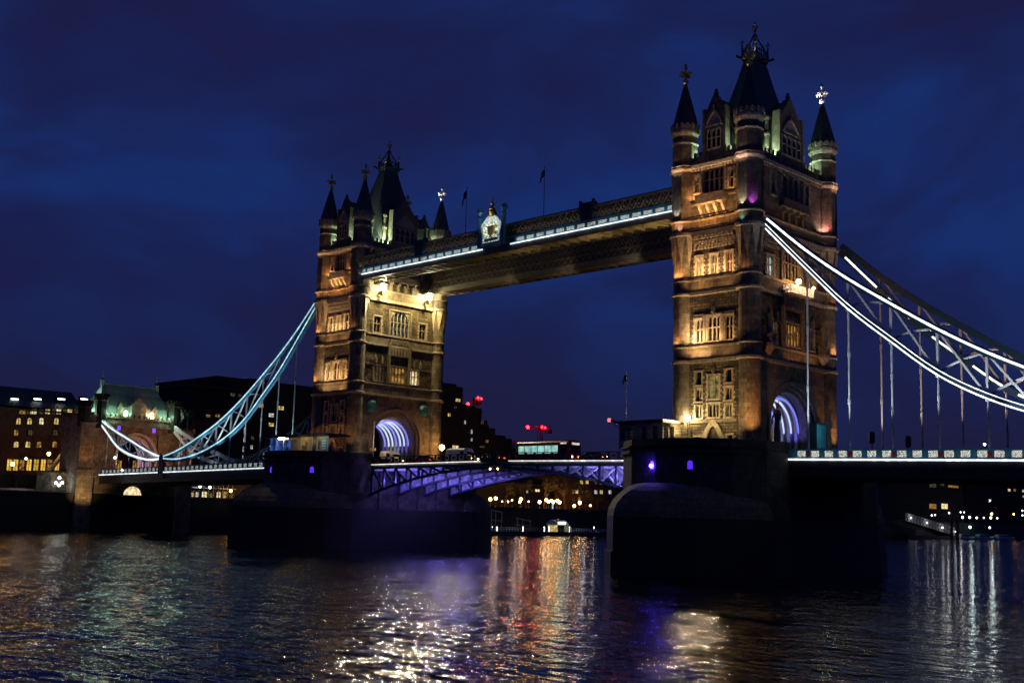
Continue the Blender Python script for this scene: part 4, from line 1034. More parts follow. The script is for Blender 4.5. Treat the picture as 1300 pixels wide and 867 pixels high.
def light_tower(root, T, near):
    r, x = T['river'], T['road']; X0 = root.location.x; KB = 1.45 if near else 1.35
    def bar(root, T, u0, u1, d, z, col, watts, *a, **k): return ledge_bar(root, T, u0, u1, d, z, col, watts*KB, *a, **k)
    def flood(root, T, p, tgt, col, watts, *a, **k): return ledge_flood(root, T, p, tgt, col, watts*(1.6 if near else 1.5), *a, **k)
    # storey 1, lamps standing on the pier
    flood(root, r, (-2.6, 14.6, 10.8), (-1.8, 9.9, 16.5), YEL if near else AMBER, 1000 if near else 260, 110)
    flood(root, r, (2.6, 14.6, 10.8), (2.4, 9.9, 16.5), YEL if near else AMBER, 900 if near else 260, 110)
    flood(root, r, (7.6, 12.6, 10.8), (5.5, 10.0, 16.5), AMBER, 1500 if near else 300, 80)
    flood(root, r, (-8.0, 12.4, 10.8), (-5.4, 10.2, 17), AMBER, 160 if near else 420, 80)
    # ledges: storey 2, 3 and 4
    W2 = (1, 0.60, 0.25)
    bar(root, r, -3.4, -0.6, 10.75, 21.62, W2, 100 if near else 46); bar(root, r, 0.2, 3.3, 10.75, 21.62, WARM, 14 if near else 42)
    bar(root, r, -3.5, -1.4, 10.85, 23.5, (1, 0.68, 0.34), 230 if near else 110); bar(root, r, -1.0, 1.2, 10.85, 23.5, W2, 100 if near else 130); bar(root, r, 1.4, 3.4, 10.85, 23.5, WARM, 26 if near else 100)
    for (a, b, wn, wf) in ((-3.4, -0.4, 26, 26), (0.0, 3.3, 16, 24)): bar(root, r, a, b, 10.75, 30.68, WARM, wn, )if near else bar(root, r, a, b, 10.75, 30.68, WARM, wf)
    for (a, b, wn, wf) in ((-3.4, -1.1, 115, 85), (-0.9, 1.1, 95, 90), (1.3, 3.3, 66, 80)): bar(root, r, a, b, 10.85, 32.5, W2, wn if near else wf)
    for (a, b, w) in ((-3.3, -0.8, 45), (-0.6, 1.2, 45), (1.4, 3.2, 20)): bar(root, r, a, b, 11.35, 38.95, AMBER, w); bar(root, r, a, b, 11.3, 40.6, WARM, w*0.7)
    bar(root, r, -3.4, -2.6, 10.6, 43.0, AMBER, 46); bar(root, r, 2.2, 3.2, 10.7, 43.6, AMBER, 12)
    # turret flanks
    N_ = dict(fixture=False)
    bar(root, r, -6.2, -4.4, 11.25, 23.5, AMBER, 46 if near else 60, 0.15, **N_); bar(root, r, -6.2, -4.4, 11.25, 32.5, AMBER, 80 if near else 60, 0.15, **N_); bar(root, r, 4.4, 6.2, 11.25, 32.5, AMBER, 8, 0.15, **N_)
    bar(root, r, -6.4, -4.2, 11.75, 39.05, AMBER, 22, 0.15, **N_); bar(root, r, 4.2, 5.4, 11.75, 39.05, AMBER, 10, 0.15, **N_)
    # just under the upper cornice
    bar(root, r, -6.2, -4.2, 11.9, 46.6, (1, 0.62, 0.32), 17 if near else 9, 0.3, 0.12, **N_); bar(root, r, -3.4, 3.2, 10.6, 46.9, (1, 0.62, 0.32), 26 if near else 16, 0.1, 0.12, **N_)
    if near: bar(root, r, 4.2, 6.4, 11.9, 46.7, (1, 0.64, 0.5), 22, 0.3, 0.12, **N_)
    # greenish light on the roofs, from behind the parapets
    for u, y, w in ((3.0, -8.2, 420), (-3.2, -8.5, 300), (3.9, 7.3, 300), (4.5, 4.3, 200), (4.5, -4.4, 420)):
        P = (X0+u, y, 49.3); w *= 2.2 if near else 1.6; q = MB(); q.box(P[0]-0.16, P[0]+0.16, P[1]-0.16, P[1]+0.16, 48.07, 49.0); q.build('floodlight', 'iron', root)
        point(P, GRN, w*(0.8 if near else 1.25), 0.2)
    for sy, w in ((-1, 1.0), (1, 0.8)): spot((X0+5.0, sy*4.3, 49.7), (X0+2.0, sy*2.2, 57.5), (0.78, 1.0, 0.55), (300 if near else 2600)*w, 80, 1.0, 0.2)
    if not near: spot((X0+3.2, -8.6, 49.6), (X0+1.5, -3.2, 57.5), (0.78, 1.0, 0.55), 2600, 80, 1.0, 0.2)
    # finials picked out
    for (sx, sy, w) in ((1, 1, 2600), (-1, -1, 120), (1, -1, 120)):
        spot((X0+sx*5.2-1.8, sy*9.36-2.4, 56.6), (X0+sx*5.2, sy*9.36, 61.9), (1, 0.98, 0.88), w, 24, 0.6, 0.1)
    spot((X0+1.2, -1.9, 65.9), (X0, 0, 69.5), (1, 0.92, 0.7), 140, 80, 0.8, 0.1)
light_tower(south, TS, True)
light_tower(north, TN, False)
# coloured facets of the upper turrets, nearer tower
def facet(root, x0, sx, sy, ang, z, ztop, col, w, off=0.45):
    a = R(ang); cx, cy = x0+sx*HX, sy*HY; rr = 1.70
    n_ = Vector((math.cos(a), math.sin(a), 0)); P = Vector((cx, cy, z))+n_*(rr+off); Q = Vector((cx, cy, ztop))+n_*rr
    spot(P, Q, col, w*1.7, 80, 0.8, 0.1)
facet(south, 0, 1, -1, -90, 40.7, 43.6, (1, 0.92, 0.66), 230); facet(south, 0, 1, -1, -45, 40.7, 43.0, (0.50, 0.08, 0.85), 150)
facet(south, 0, -1, -1, -90, 40.7, 43.6, (0.85, 0.9, 0.75), 130); facet(south, 0, 1, 1, -45, 40.6, 42.4, (1.0, 0.16, 0.16), 190)
facet(south, 0, 1, -1, -90, 38.85, 39.8, (0.1, 0.85, 0.85), 36); facet(south, 0, -1, -1, -75, 38.85, 39.8, (1.0, 0.55, 0.5), 90)
flood(south, TS['road'], (8.6, 7.9, 10.2), (9.4, 6.4, 17), AMBER, 1100, 80, body=False)
bar(south, TS['road'], 8.4, 10.4, 7.1, 23.5, AMBER, 70, 0.15, fixture=False); bar(south, TS['road'], 8.4, 10.4, 7.1, 30.75, AMBER, 12, 0.15, fixture=False)
bar(south, TS['road'], 7.0, 7.7, 6.4, 40.7, (1, 0.6, 0.5), 60, 0.2); bar(south, TS['road'], 8.4, 10.6, 7.6, 46.6, (1, 0.55, 0.3), 22, 0.3, 0.12, fixture=False)
flood(south, TS['road'], (-3.0, 9.5, 8.9), (-2.5, 5.7, 20), AMBER, 260, 120, body=False)
bar(south, TS['road'], -2.0, 6.0, 6.6, 21.65, AMBER, 40, 0.2); bar(south, TS['road'], -7.0, 7.0, 7.4, 38.95, WARM, 22, 0.2)
bar(north, TN['road'], 2.4, 4.8, 6.9, 23.55, YEL, 16, 0.2)
# light washing the suspension chains and hangers from the deck edge
for s in (13.0, 17.5, 22.5, 27.8, 33.2, 38.6, 44.5):
    spot((s, -12.0, 9.0), (s+2.5, -9.3, 30), (0.92, 0.97, 1.0), 7000, 60, 1.0, 0.2)
    spot((-82.3-s, -12.0, 9.0), (-82.3-s-0.8, -9.3, 30), (0.75, 0.92, 1.0), 4200, 60, 1.0, 0.2)
    spot((s, 6.6, 10.0), (s+0.8, 9.4, 30), (1.0, 0.85, 0.75), 6500, 70, 1.0, 0.2)
for s in (49.0, 55.0, 66.0, 72.0, 78.0, 84.0): spot((-82.3-s, -12.0, 8.4), (-82.3-s-0.5, -9.3, 16), (0.9, 0.97, 1.0), 500, 90, 1.0, 0.2)
for s in (44, 50, 72.0, 80.0, 86.0): spot((-82.3-s, 6.8, 8.4), (-82.3-s-0.5, 9.3, 16), (0.9, 0.97, 1.0), 260, 90, 1.0, 0.2)
for a, b in ((-76, -61), (-59, -46), (-37, -23.5), (-21, -6.5)): bar(wNear, TS['river'], a, b, 10.62, 43.6, (1, 0.86, 0.62), 26, 0.35, 0.1, False); bar(wNear, TS['river'], a, b, 10.75, 42.25, (0.75, 0.92, 1.0), 16, 0.6, 0.1, False)
for x, w in ((-9, 500), (-20, 380), (-34, 220)): spot((x, -8.4, 37.5), (x-3, -8.4, 41.6), (1, 0.72, 0.28), w, 140)  # beams without fixtures below the walkway, added to warm its soffit
for x, w in ((-12, 160), (-26, 160), (-40, 140), (-54, 140)): spot((x, 4.6, 40.0), (x-3, 6.6, 43), (1, 0.78, 0.5), w, 120)
spot((-42, -14.5, 43.5), (-42, -10.5, 46.5), (0.9, 1.0, 0.9), 900, 70, 0.8, 0.2)
for s, w in ((12.8, 420), (17, 340), (22, 220), (27, 110)): spot((-s, -11.6, 5.2), (-s-0.5, -9.0, 7.0), (0.34, 0.28, 1.0), w, 120)  # beams without fixtures outside the right leaf, added to brighten its bracing
for a, b in ((11, 25), (25.2, 41)): bar(bpy.data.objects['side_span'], TS['river'], a, b, 10.15, 8.0, (0.75, 0.9, 1.0), 17, 0.5, 0.1, False)
# lit balcony on the nearer tower's road face
b = MB(); b.box(5.7, 7.1, -2.4, 3.2, 30.52, 30.66); bo = b.build('balcony', 'trim_stone', south)
b = MB(); b.box(7.0, 7.12, -2.4, 3.2, 30.67, 31.75); b.box(5.72, 7.0, -2.4, -2.28, 30.67, 31.75); b.build('lit_balustrade', 'balcony_lit', bo)  # balustrade glows by itself, in place of lamplight falling on it
for y, z, w in ((-1.0, 32.25, 420), (2.8, 31.95, 90)):
    q = MB(); q.sphere((7.3, y, z), 0.34 if w > 100 else 0.2, 10, 6); q.tube([(7.06, y, 31.7), (7.28, y, z)], 0.05, 5); q.build('lamp', 'lamp_warm', bo)
    point((7.9, y, z+0.2), (1, 0.6, 0.3), w*0.7, 0.3)
# the two strong lamps high on the farther tower
for y, z in ((-5.74, 40.45), (5.34, 40.4)):
    q = MB(); q.beam((-76.5, y, z-0.9), (-74.9, y, z-0.5), 0.2, 0.2); q.beam((-75.2, y, z-1.3), (-75.2, y, z-0.45), 0.8, 0.5); fo = q.build('floodlight', 'iron', north)
    q = MB(); q.sphere((-75.0, y, z), 0.48, 12, 8); q.build('lamp', 'lamp_strong', fo); q = MB(); q.box(-76.5, -74.2, y-0.9, y+0.9, z+0.62, z+0.72); q.build('shade_plate', 'iron', fo)  # plate added over the lamp to keep its light off the wall above
    spot((-74.0, y, z-0.2), (-76.6, y*0.5, z-7.5), (1.0, 0.76, 0.27), 4600, 165, 0.6, 0.35)
flood(north, TN['road'], (7.6, 8.6, 10.2), (9.2, 6.2, 17), YEL, 330, 80)
flood(north, TN['road'], (-6.5, 10.5, 9.6), (-5.5, 5.7, 18), AMBER, 260, 110)
flood(north, TN['road'], (5.0, 11.5, 9.6), (4.0, 5.7, 19), AMBER, 330, 110)
# the same lamps throw most of their light out over the bascules and the river
for y in (-5.74, 5.34): spot((-74.4, y, 40.4), (-30, -62, -6), (1.0, 0.88, 0.58), 36000, 100, 0.9, 0.45)
spot((-2.8, -12.2, 13.7), (30, -72, 2), (1.0, 0.82, 0.45), 9000, 130, 1.0, 0.30)
# blue and white light under the arches
for x0, w in ((0, 1.0), (-82.3, 1.0)):
    for d, u, c_, e in ((4.0, 3.2, (0.20, 0.16, 1.0), 330 if x0 == 0 else 110), (2.6, 3.4, (0.16, 0.14, 1.0), 130), (0.9, 3.6, (0.5, 0.6, 1.0), 110), (-0.9, 3.6, (1.0, 0.72, 0.3), 90), (-2.6, 3.4, (0.2, 0.2, 1.0), 110)):
        spot((x0+d, u, 10.6), (x0+d, u+0.9, 16), c_, e*w, 110, 1.0, 0.15)
# violet light below the bascules
for s, w in ((15.2, 290), (18.5, 560), (22.5, 330), (27.0, 150)):
    for y in (-7.8, -1.6, 4.6): point((-82.3+s, y, zled(0)-1.9 if s > 20 else 5.6), (0.24, 0.18, 1.0), w, 0.2)
for s, w in ((13.0, 560), (16.5, 460), (21.0, 240), (26, 100)):
    for y in (-7.8, 4.6): point((-s, y, 6.3), (0.30, 0.24, 1.0), w, 0.2)
for y in (-4.4, 0.0, 4.4): point((-82.3+11.1, y, 4.6), (0.12, 0.08, 1.0), 26, 0.15)

# ------------------------------------------------------------------ smaller things on the bridge
# heraldic lanterns beside the farther arch
for u, z, lab in ((-5.95, 19.05, 'teal shield shaped lantern left of the farther road arch'), (6.25, 19.2, 'teal shield shaped lantern right of the farther road arch')):
    q = MB(); x = -82.3+DX
    pts = [(x+0.02, u-1.15, z+0.3), (x+0.02, u-0.7, z+1.1), (x+0.02, u+0.7, z+1.1), (x+0.02, u+1.15, z+0.3), (x+0.02, u+0.9, z-0.8), (x+0.02, u, z-1.3), (x+0.02, u-0.9, z-0.8)]
    o_ = len(q.v); n_ = len(pts); out = [(x+0.75, u+(p[1]-u)*0.6, z+(p[2]-z)*0.6) for p in pts]
    q.add(pts+out, [tuple(range(n_)), tuple(range(n_, 2*n_))[::-1]]+[(i, (i+1) % n_, n_+(i+1) % n_, n_+i) for i in range(n_)])
    tag(q.build('shield_lantern', 'teal_shield', loc=(x, u, z)), lab, 'lantern', 'shield lanterns')
# statues on the nearer tower's road face
for u, z, h, d, lab in ((-6.9, 23.35, 4.6, 6.6, 'carved stone figure on the ledge left of the nearer tower\'s windows'), (6.6, 23.35, 4.4, 6.6, 'carved stone figure on the ledge right of the nearer tower\'s windows'),
                  (-6.3, 9.0, 6.6, 7.2, 'tall carved figure on a pedestal at the left foot of the nearer arch'), (6.4, 9.0, 6.4, 7.2, 'tall carved figure on a pedestal at the right foot of the nearer arch')):
    f = figure_mb((d, u, z), h)
    tag(f.build('statue', 'carved_stone', loc=(d, u, z)), lab, 'statue', 'statues on the nearer tower')
# corbelled ledges carrying the upper statues
for u in (-6.9, 6.6):
    q = MB(); q.rev(6.5, u, [(0.2, 21.9), (0.9, 22.9), (0.95, 23.34)], 8); q.build('statue_corbel', 'carved_stone', south)
# teal hoarding at the right foot of the nearer arch
t = thing('hoarding', 'tall teal boxed hoarding inside the right foot of the nearer arch', 'hoarding', (7.4, 3.2, 8.5))
q = MB(); q.box(6.8, 8.0, 1.9, 4.4, 8.3, 13.5); q.build('panel', 'teal_panel', t)
q = MB(); q.box(6.7, 8.1, 1.8, 1.9, 8.3, 13.6); q.box(6.7, 8.1, 4.4, 4.5, 8.3, 13.6); q.box(6.7, 8.1, 1.9, 4.4, 13.5, 13.7); q.build('frame', 'dark_blue_paint', t)
point((10.0, 1.5, 12.5), (0.5, 0.9, 1.0), 90, 0.2)

# wall lamp on the nearer tower and street lamps
def street_lamp(p, h, lab, mat='lamp_warm', w=0, col=(1, 0.62, 0.25), r=0.32, grp='street lamps', arm=None):
    p = Vector(p); t = thing('street_lamp', lab, 'street lamp', tuple(p-Vector((0, 0, h))), grp)
    q = MB(); b = p-Vector((0, 0, h))
    q.rev(b.x, b.y, [(0.16, b.z), (0.16, b.z+0.5), (0.07, b.z+0.7), (0.05, p.z-r)], 8)
    if arm: q.beam(arm, (p.x, p.y, p.z-r-0.1), 0.06, 0.06)
    q.build('pole', 'iron', t)
    q = MB(); q.rev(p.x, p.y, [(r*0.45, p.z-r), (r*0.9, p.z-r*0.3), (r, p.z+r*0.2), (r*0.7, p.z+r*0.8), (r*0.15, p.z+r)], 10); q.build('globe', mat, t, smooth=True)
    if w: point(tuple(p+Vector((0.0, -r-0.25, 0))), col, w, 0.25)
    return t
street_lamp((-3.2, -11.2, 13.7), 4.3, 'glowing globe lamp in front of the nearer tower, left of its doorway', 'lamp_tower', 60, YEL, 0.40)
street_lamp(tuple(at(561, 568, 1, 8.6)), 3.0, 'warm globe lamp at the right foot of the farther tower', 'lamp_warm', 200, WARM, 0.5)
street_lamp(tuple(at(1250, 564, 1, 8.6)), 1.6, 'small white lamp standing on the right span near a hanger', 'lamp_white', 0, WARM, 0.16)

# flagpole, cabin and lookout on the nearer pier
flag((-10.4, -15.0, 10.3), 9.4, 1.0, 'dark flag on a white pole beside the pier cabin', 0.8, 'white_paint')
t = thing('control_cabin', 'flat roofed lookout cabin with dark windows on the nearer pier', 'cabin', (-6.8, -14.2, 9.5))
q = MB(); wall_q = q; q.box(-10.6, -3.4, -16.2, -12.4, 9.5, 12.75); q.build('wall', 'trim_stone', t)
q = MB(); q.box(-10.95, -3.1, -16.6, -12.1, 12.76, 13.05); q.box(-10.6, -3.4, -16.2, -12.4, 13.05, 13.2); q.build('roof', 'iron', t)
for x in (-9.9, -8.9, -6.4, -4.6):
    q = MB(); q.box(x-0.36, x+0.36, -16.24, -16.18, 10.7, 12.3); q.build('window', 'glass_dark', t)
for y in (-15.4, -14.2): q = MB(); q.box(-3.41, -3.36, y-0.35, y+0.35, 10.7, 12.3); q.build('window', 'glass_dark', t)
q = MB(); q.tube([(-5.0, -14, 13.2), (-5.0, -14, 14.3)], 0.04, 5); q.tube([(-4.6, -14, 13.2), (-4.6, -14, 14.1)], 0.04, 5); q.build('aerial', 'iron', t)
t = thing('signal_lamp', 'red navigation light on a bracket arm by the pier flagpole', 'signal', (-11.0, -15.6, 9.6))
q = MB(); q.tube([(-10.9, -15.4, 9.6), (-10.9, -15.4, 13.1)], 0.09, 6); q.beam((-10.9, -15.4, 13.0), (-12.3, -15.9, 13.35), 0.3, 0.3); q.beam((-10.9, -15.4, 12.0), (-12.0, -15.8, 13.1), 0.08, 0.08); q.build('bracket', 'iron', t)
q = MB(); q.sphere((-12.5, -15.97, 13.4), 0.24, 8, 6); q.build('lens', 'lamp_red', t)
q = MB()
for i, (a, b) in enumerate(pier_outline(0.985)[3:9]): q.tube([(a, b, 10.3), (a, b, 11.4)], 0.04, 5)
pp = pier_outline(0.985)[3:9]
for z in (10.7, 11.05, 11.4):
    q.tube([(a, b, z) for a, b in pp], 0.035, 5)
tag(q.build('railing', 'iron', loc=(-8, -17, 10.3)), 'thin iron railing round the lookout of the nearer pier', 'railing')

# glazed pavilion on the farther pier
t = thing('pavilion', 'flat roofed glazed ticket pavilion with lit posters on the farther pier', 'pavilion', (-83, -14, 9.5))
X0, X1, Y0, Y1 = -92.0, -74.4, -16.6, -13.0
q = MB(); q.box(X0-1.2, X1+0.8, Y0-0.9, Y1+0.4, 12.95, 13.25); q.box(X0-0.4, X1+0.3, Y0-0.3, Y1+0.2, 13.25, 13.4); q.build('roof', 'iron', t)
for x in (X0, -90.0, -87.8, -85.5, -82.2, -79.0, -77.6, X1): q = MB(); q.box(x-0.1, x+0.1, Y0-0.05, Y0+0.1, 9.5, 12.95); q.build('post', 'pale_paint', t)
for x in (X0, X1): q = MB(); q.box(x-0.1, x+0.1, Y1-0.1, Y1+0.05, 9.5, 12.95); q.build('post', 'pale_paint', t)
for a, b, mt in ((X0, -90.0, 'win_blue'), (-90.0, -87.8, 'win_blue'), (-87.8, -85.5, 'win_blue')):
    q = MB(); q.box(a+0.1, b-0.1, Y0+0.02, Y0+0.06, 9.6, 12.9); q.build('glazing', mt, t)
q = MB(); q.box(-85.4, -78.9, Y0, Y0+0.07, 9.6, 12.9); q.box(-77.5, X1-0.1, Y0, Y0+0.07, 9.6, 12.9); q.build('wall_panel', 'cream_panel', t)
q = MB(); q.box(-78.9, -77.7, Y0+0.01, Y0+0.07, 9.6, 12.9); q.build('door', 'dark_blue_paint', t)
for a, b, mt in ((-82.1, -79.3, 'poster_ink'), (-77.4, -76.2, 'poster_ink'), (-76.1, -74.7, 'poster_blue')):
    q = MB(); q.box(a, b, Y0-0.05, Y0-0.002, 10.5, 12.5); po = q.build('poster', 'canvas' if mt == 'poster_ink' else mt, t)
    if mt == 'poster_ink':
        q = MB(); c_ = (a+b)/2; q.box(a+0.2, c_+0.3, Y0-0.07, Y0-0.051, 10.7, 11.4); q.extr([(c_+0.45*math.cos(i*PI/5), Y0-0.075, 11.75+0.5*math.sin(i*PI/5)) for i in range(10)], (0, 0.02, 0)); q.build('print', mt, po)
    else:
        q = MB()
        for i in range(4): q.box(a+0.15, b-0.15, Y0-0.07, Y0-0.051, 10.7+i*0.45, 10.85+i*0.45)
        q.build('print', 'white_paint', po)
for x in (-88.6, -88.0, -87.3): q = MB(); q.sphere((x, Y0-0.4, 12.8), 0.16, 8, 5); q.build('lamp', 'lamp_yellow', t)
point((-81, Y0-1.6, 12.3), YEL, 60, 0.2); point((-76, Y0-1.6, 12.3), (0.9, 0.9, 0.7), 45, 0.2); point((-89.5, Y0+1.2, 11.5), (0.05, 0.2, 1), 60, 0.2)

# ------------------------------------------------------------------ vehicles and signals on the deck
def vehicle_wheels(t, x0, x1, y0, y1, z, r=0.42):
    for x in (x0, x1):
        for y in (y0, y1):
            q = MB(); q.extr([(x+r*math.cos(i*PI/7), y, z+r+r*math.sin(i*PI/7)) for i in range(14)], (0, 0.22 if y == y0 else -0.22, 0)); q.build('wheel', 'rubber', t)
def loft_x(mb, secs):
    """body from cross sections along x: (x, y0, y1, zlow, zhigh, chamfer)"""
    vs = []; fs = []
    for x, y0, y1, za, zb, c in secs:
        vs += [(x, y0, za), (x, y1, za), (x, y1, zb-c), (x, y1-c, zb), (x, y0+c, zb), (x, y0, zb-c)]
    n = len(secs)
    for i in range(n-1):
        for k in range(6): fs.append((6*i+k, 6*i+(k+1) % 6, 6*i+6+(k+1) % 6, 6*i+6+k))
    fs += [tuple(range(6))[::-1], tuple(range(6*n-6, 6*n))]
    mb.add(vs, fs)
ZD = 8.75
t = thing('bus', 'red single decker bus with glowing pale green windows crossing the bascules', 'bus', (-35.8, -3.1, ZD))
xa, xb, y0, y1 = -41.6, -29.9, -4.35, -1.8
q = MB(); loft_x(q, [(xa, y0+0.05, y1-0.05, ZD+0.35, ZD+3.0, 0.25), (xa+0.3, y0, y1, ZD+0.3, ZD+3.12, 0.25), (xb-0.5, y0, y1, ZD+0.3, ZD+3.12, 0.25), (xb-0.05, y0+0.08, y1-0.08, ZD+0.35, ZD+2.95, 0.25)]); q.build('body', 'bus_red', t)
for i in range(6):
    x = xa+0.75+i*1.42; q = MB(); q.box(x, x+1.28, y0-0.02, y0+0.03, ZD+1.25, ZD+2.45); q.build('window', 'win_bus', t)
q = MB(); q.box(xb-2.2, xb-0.7, y0-0.02, y0+0.03, ZD+0.5, ZD+2.5); q.build('door', 'glass_dark', t)
q = MB(); q.box(xb-0.06, xb+0.0, y0+0.25, y1-0.25, ZD+1.1, ZD+2.4); q.build('windscreen', 'glass_dark', t)
q = MB(); q.box(xb-0.08, xb+0.03, y0+0.45, y1-0.45, ZD+2.52, ZD+2.85); q.box(xb-2.0, xb-0.8, y0-0.03, y0+0.02, ZD+2.62, ZD+2.86); q.build('destination_sign', 'win_white', t)
q = MB(); q.box(xa+0.2, xb-0.4, y0+0.3, y1-0.3, ZD+3.12, ZD+3.2); q.build('roof_pod', 'iron', t)
vehicle_wheels(t, xa+2.6, xb-2.4, y0-0.02, y1+0.02, ZD-0.02, 0.48)
for yy in (y0+0.3, y1-0.6): q = MB(); q.box(xb-0.07, xb+0.02, yy, yy+0.3, ZD+0.6, ZD+0.8); q.build('headlight', 'lamp_warm', t)
def van(x0, x1, y0, z, lab, tall=2.5):
    y1 = y0+2.0; t = thing('van', lab, 'van', ((x0+x1)/2, y0+1, z), 'vans on the bridge'); q = MB()
    loft_x(q, [(x0, y0+0.05, y1-0.05, z+0.4, z+tall-0.15, 0.2), (x0+0.3, y0, y1, z+0.35, z+tall, 0.25), (x1-1.7, y0, y1, z+0.35, z+tall, 0.25), (x1-0.9, y0+0.05, y1-0.05, z+0.35, z+1.35, 0.15), (x1, y0+0.12, y1-0.12, z+0.4, z+1.05, 0.15)])
    q.build('body', 'white_paint', t)
    q = MB(); q.add([(x1-1.60, y0+0.25, z+tall-0.3), (x1-1.60, y1-0.25, z+tall-0.3), (x1-0.9, y1-0.2, z+1.42), (x1-0.9, y0+0.2, z+1.42), (x1-1.57, y0+0.25, z+tall-0.28), (x1-1.57, y1-0.25, z+tall-0.28), (x1-0.87, y1-0.2, z+1.44), (x1-0.87, y0+0.2, z+1.44)], [(0, 1, 2, 3), (7, 6, 5, 4), (0, 4, 5, 1), (1, 5, 6, 2), (2, 6, 7, 3), (3, 7, 4, 0)]); q.build('windscreen', 'glass_dark', t)
    q = MB(); q.box(x1-2.6, x1-1.75, y0-0.015, y0+0.02, z+1.3, z+tall-0.45); q.build('side_window', 'glass_dark', t)
    vehicle_wheels(t, x0+1.0, x1-0.9, y0-0.02, y1+0.02, z, 0.36)
    for yy in (y0+0.2, y1-0.45): q = MB(); q.box(x1-0.06, x1+0.01, yy, yy+0.25, z+0.65, z+0.85); q.build('headlight', 'lamp_warm', t)
    for yy in (y0+0.08, y1-0.23): q = MB(); q.box(x0-0.02, x0+0.05, yy, yy+0.15, z+0.8, z+1.2); q.build('tail_light', 'tail_red', t)
    return t
van(-57.4, -51.2, -4.9, 8.65, 'white van on the bascule just right of the farther tower', 2.5)
van(-74.4, -69.8, -5.4, 8.6, 'white van coming out of the farther road arch', 2.4)
def car(x0, y0, z, lab, mat, flip=False, grp='cars on the bridge'):
    x1 = x0+4.3; y1 = y0+1.8; t = thing('car', lab, 'car', (x0+2.1, y0+0.9, z), grp); q = MB()
    loft_x(q, [(x0, y0+0.08, y1-0.08, z+0.35, z+0.85, 0.1), (x0+0.2, y0, y1, z+0.25, z+0.95, 0.1), (x1-0.3, y0, y1, z+0.25, z+0.9, 0.1), (x1, y0+0.1, y1-0.1, z+0.35, z+0.75, 0.1)])
    q.build('body', mat, t)
    q = MB(); loft_x(q, [(x0+0.55, y0+0.15, y1-0.15, z+0.94, z+0.99, 0.02), (x0+1.2, y0+0.22, y1-0.22, z+0.94, z+1.45, 0.12), (x0+2.7, y0+0.22, y1-0.22, z+0.94, z+1.45, 0.12), (x0+3.4, y0+0.15, y1-0.15, z+0.9, z+0.95, 0.02)]); q.build('cabin', 'glass_dark', t)
    vehicle_wheels(t, x0+0.85, x1-0.8, y0-0.01, y1+0.01, z, 0.32)
    fr, bk = (x1, x0) if not flip else (x0, x1)
    for yy in (y0+0.15, y1-0.45):
        q = MB(); q.box(fr-0.04, fr+0.04, yy, yy+0.3, z+0.6, z+0.78); q.build('headlight', 'lamp_warm', t)
        q = MB(); q.box(bk-0.04, bk+0.04, yy, yy+0.3, z+0.65, z+0.85); q.build('tail_light', 'tail_red', t)
car(-49.5, -4.6, 8.75, 'dark car between the white van and the bus', 'iron', True)
car(-28.0, -4.4, 8.7, 'dark car in front of the bus, nearest the right tower', 'dark_blue_paint', False)
car(-66.0, -4.8, 8.65, 'red car between the two white vans', 'bus_red', True)
car(14.4, -1.0, 8.35, 'black car on the right span behind the parapet', 'iron', True)
# traffic signals on the right span
for px, py, lab in ((1107, 555, 'dark traffic signal on the right span nearer the tower'), (1153, 560, 'dark traffic signal on the right span farther from the tower')):
    P = at(px, py, 1, -2.0 if px < 1120 else 0.5); t = thing('traffic_signal', lab, 'traffic light', (P.x, P.y, 8.4), 'traffic signals'); q = MB()
    q.tube([(P.x, P.y, 8.3), (P.x, P.y, P.z-0.4)], 0.06, 6); q.build('pole', 'iron', t)
    q = MB(); q.rev(P.x, P.y, [(0.18, P.z-0.8), (0.36, P.z-0.55), (0.36, P.z+0.5), (0.15, P.z+0.7)], 10); 
    for i in range(3): q.rev(P.x, P.y-0.3, [(0.2, P.z-0.6+i*0.42), (0.22, P.z-0.28+i*0.42)], 8)
    q.build('signal_head', 'iron', t)
# pole lamp standing in the mouth of the farther arch, mast on the bascule
for p, lab in (((-74.6, -6.7, 8.6), 'white pole standing in the mouth of the farther arch'),):
    t = thing('pole', lab, 'pole', p); q = MB(); q.tube([p, (p[0], p[1], 16.2)], 0.12, 6); q.build('shaft', 'white_paint', t)
    q = MB(); q.box(p[0]-0.5, p[0]+0.5, p[1]-0.3, p[1]+0.3, 10.9, 11.5); q.build('collar', 'cream_panel', t)
point((-73.2, -8.5, 12.5), (1, 0.85, 0.7), 60, 0.2)
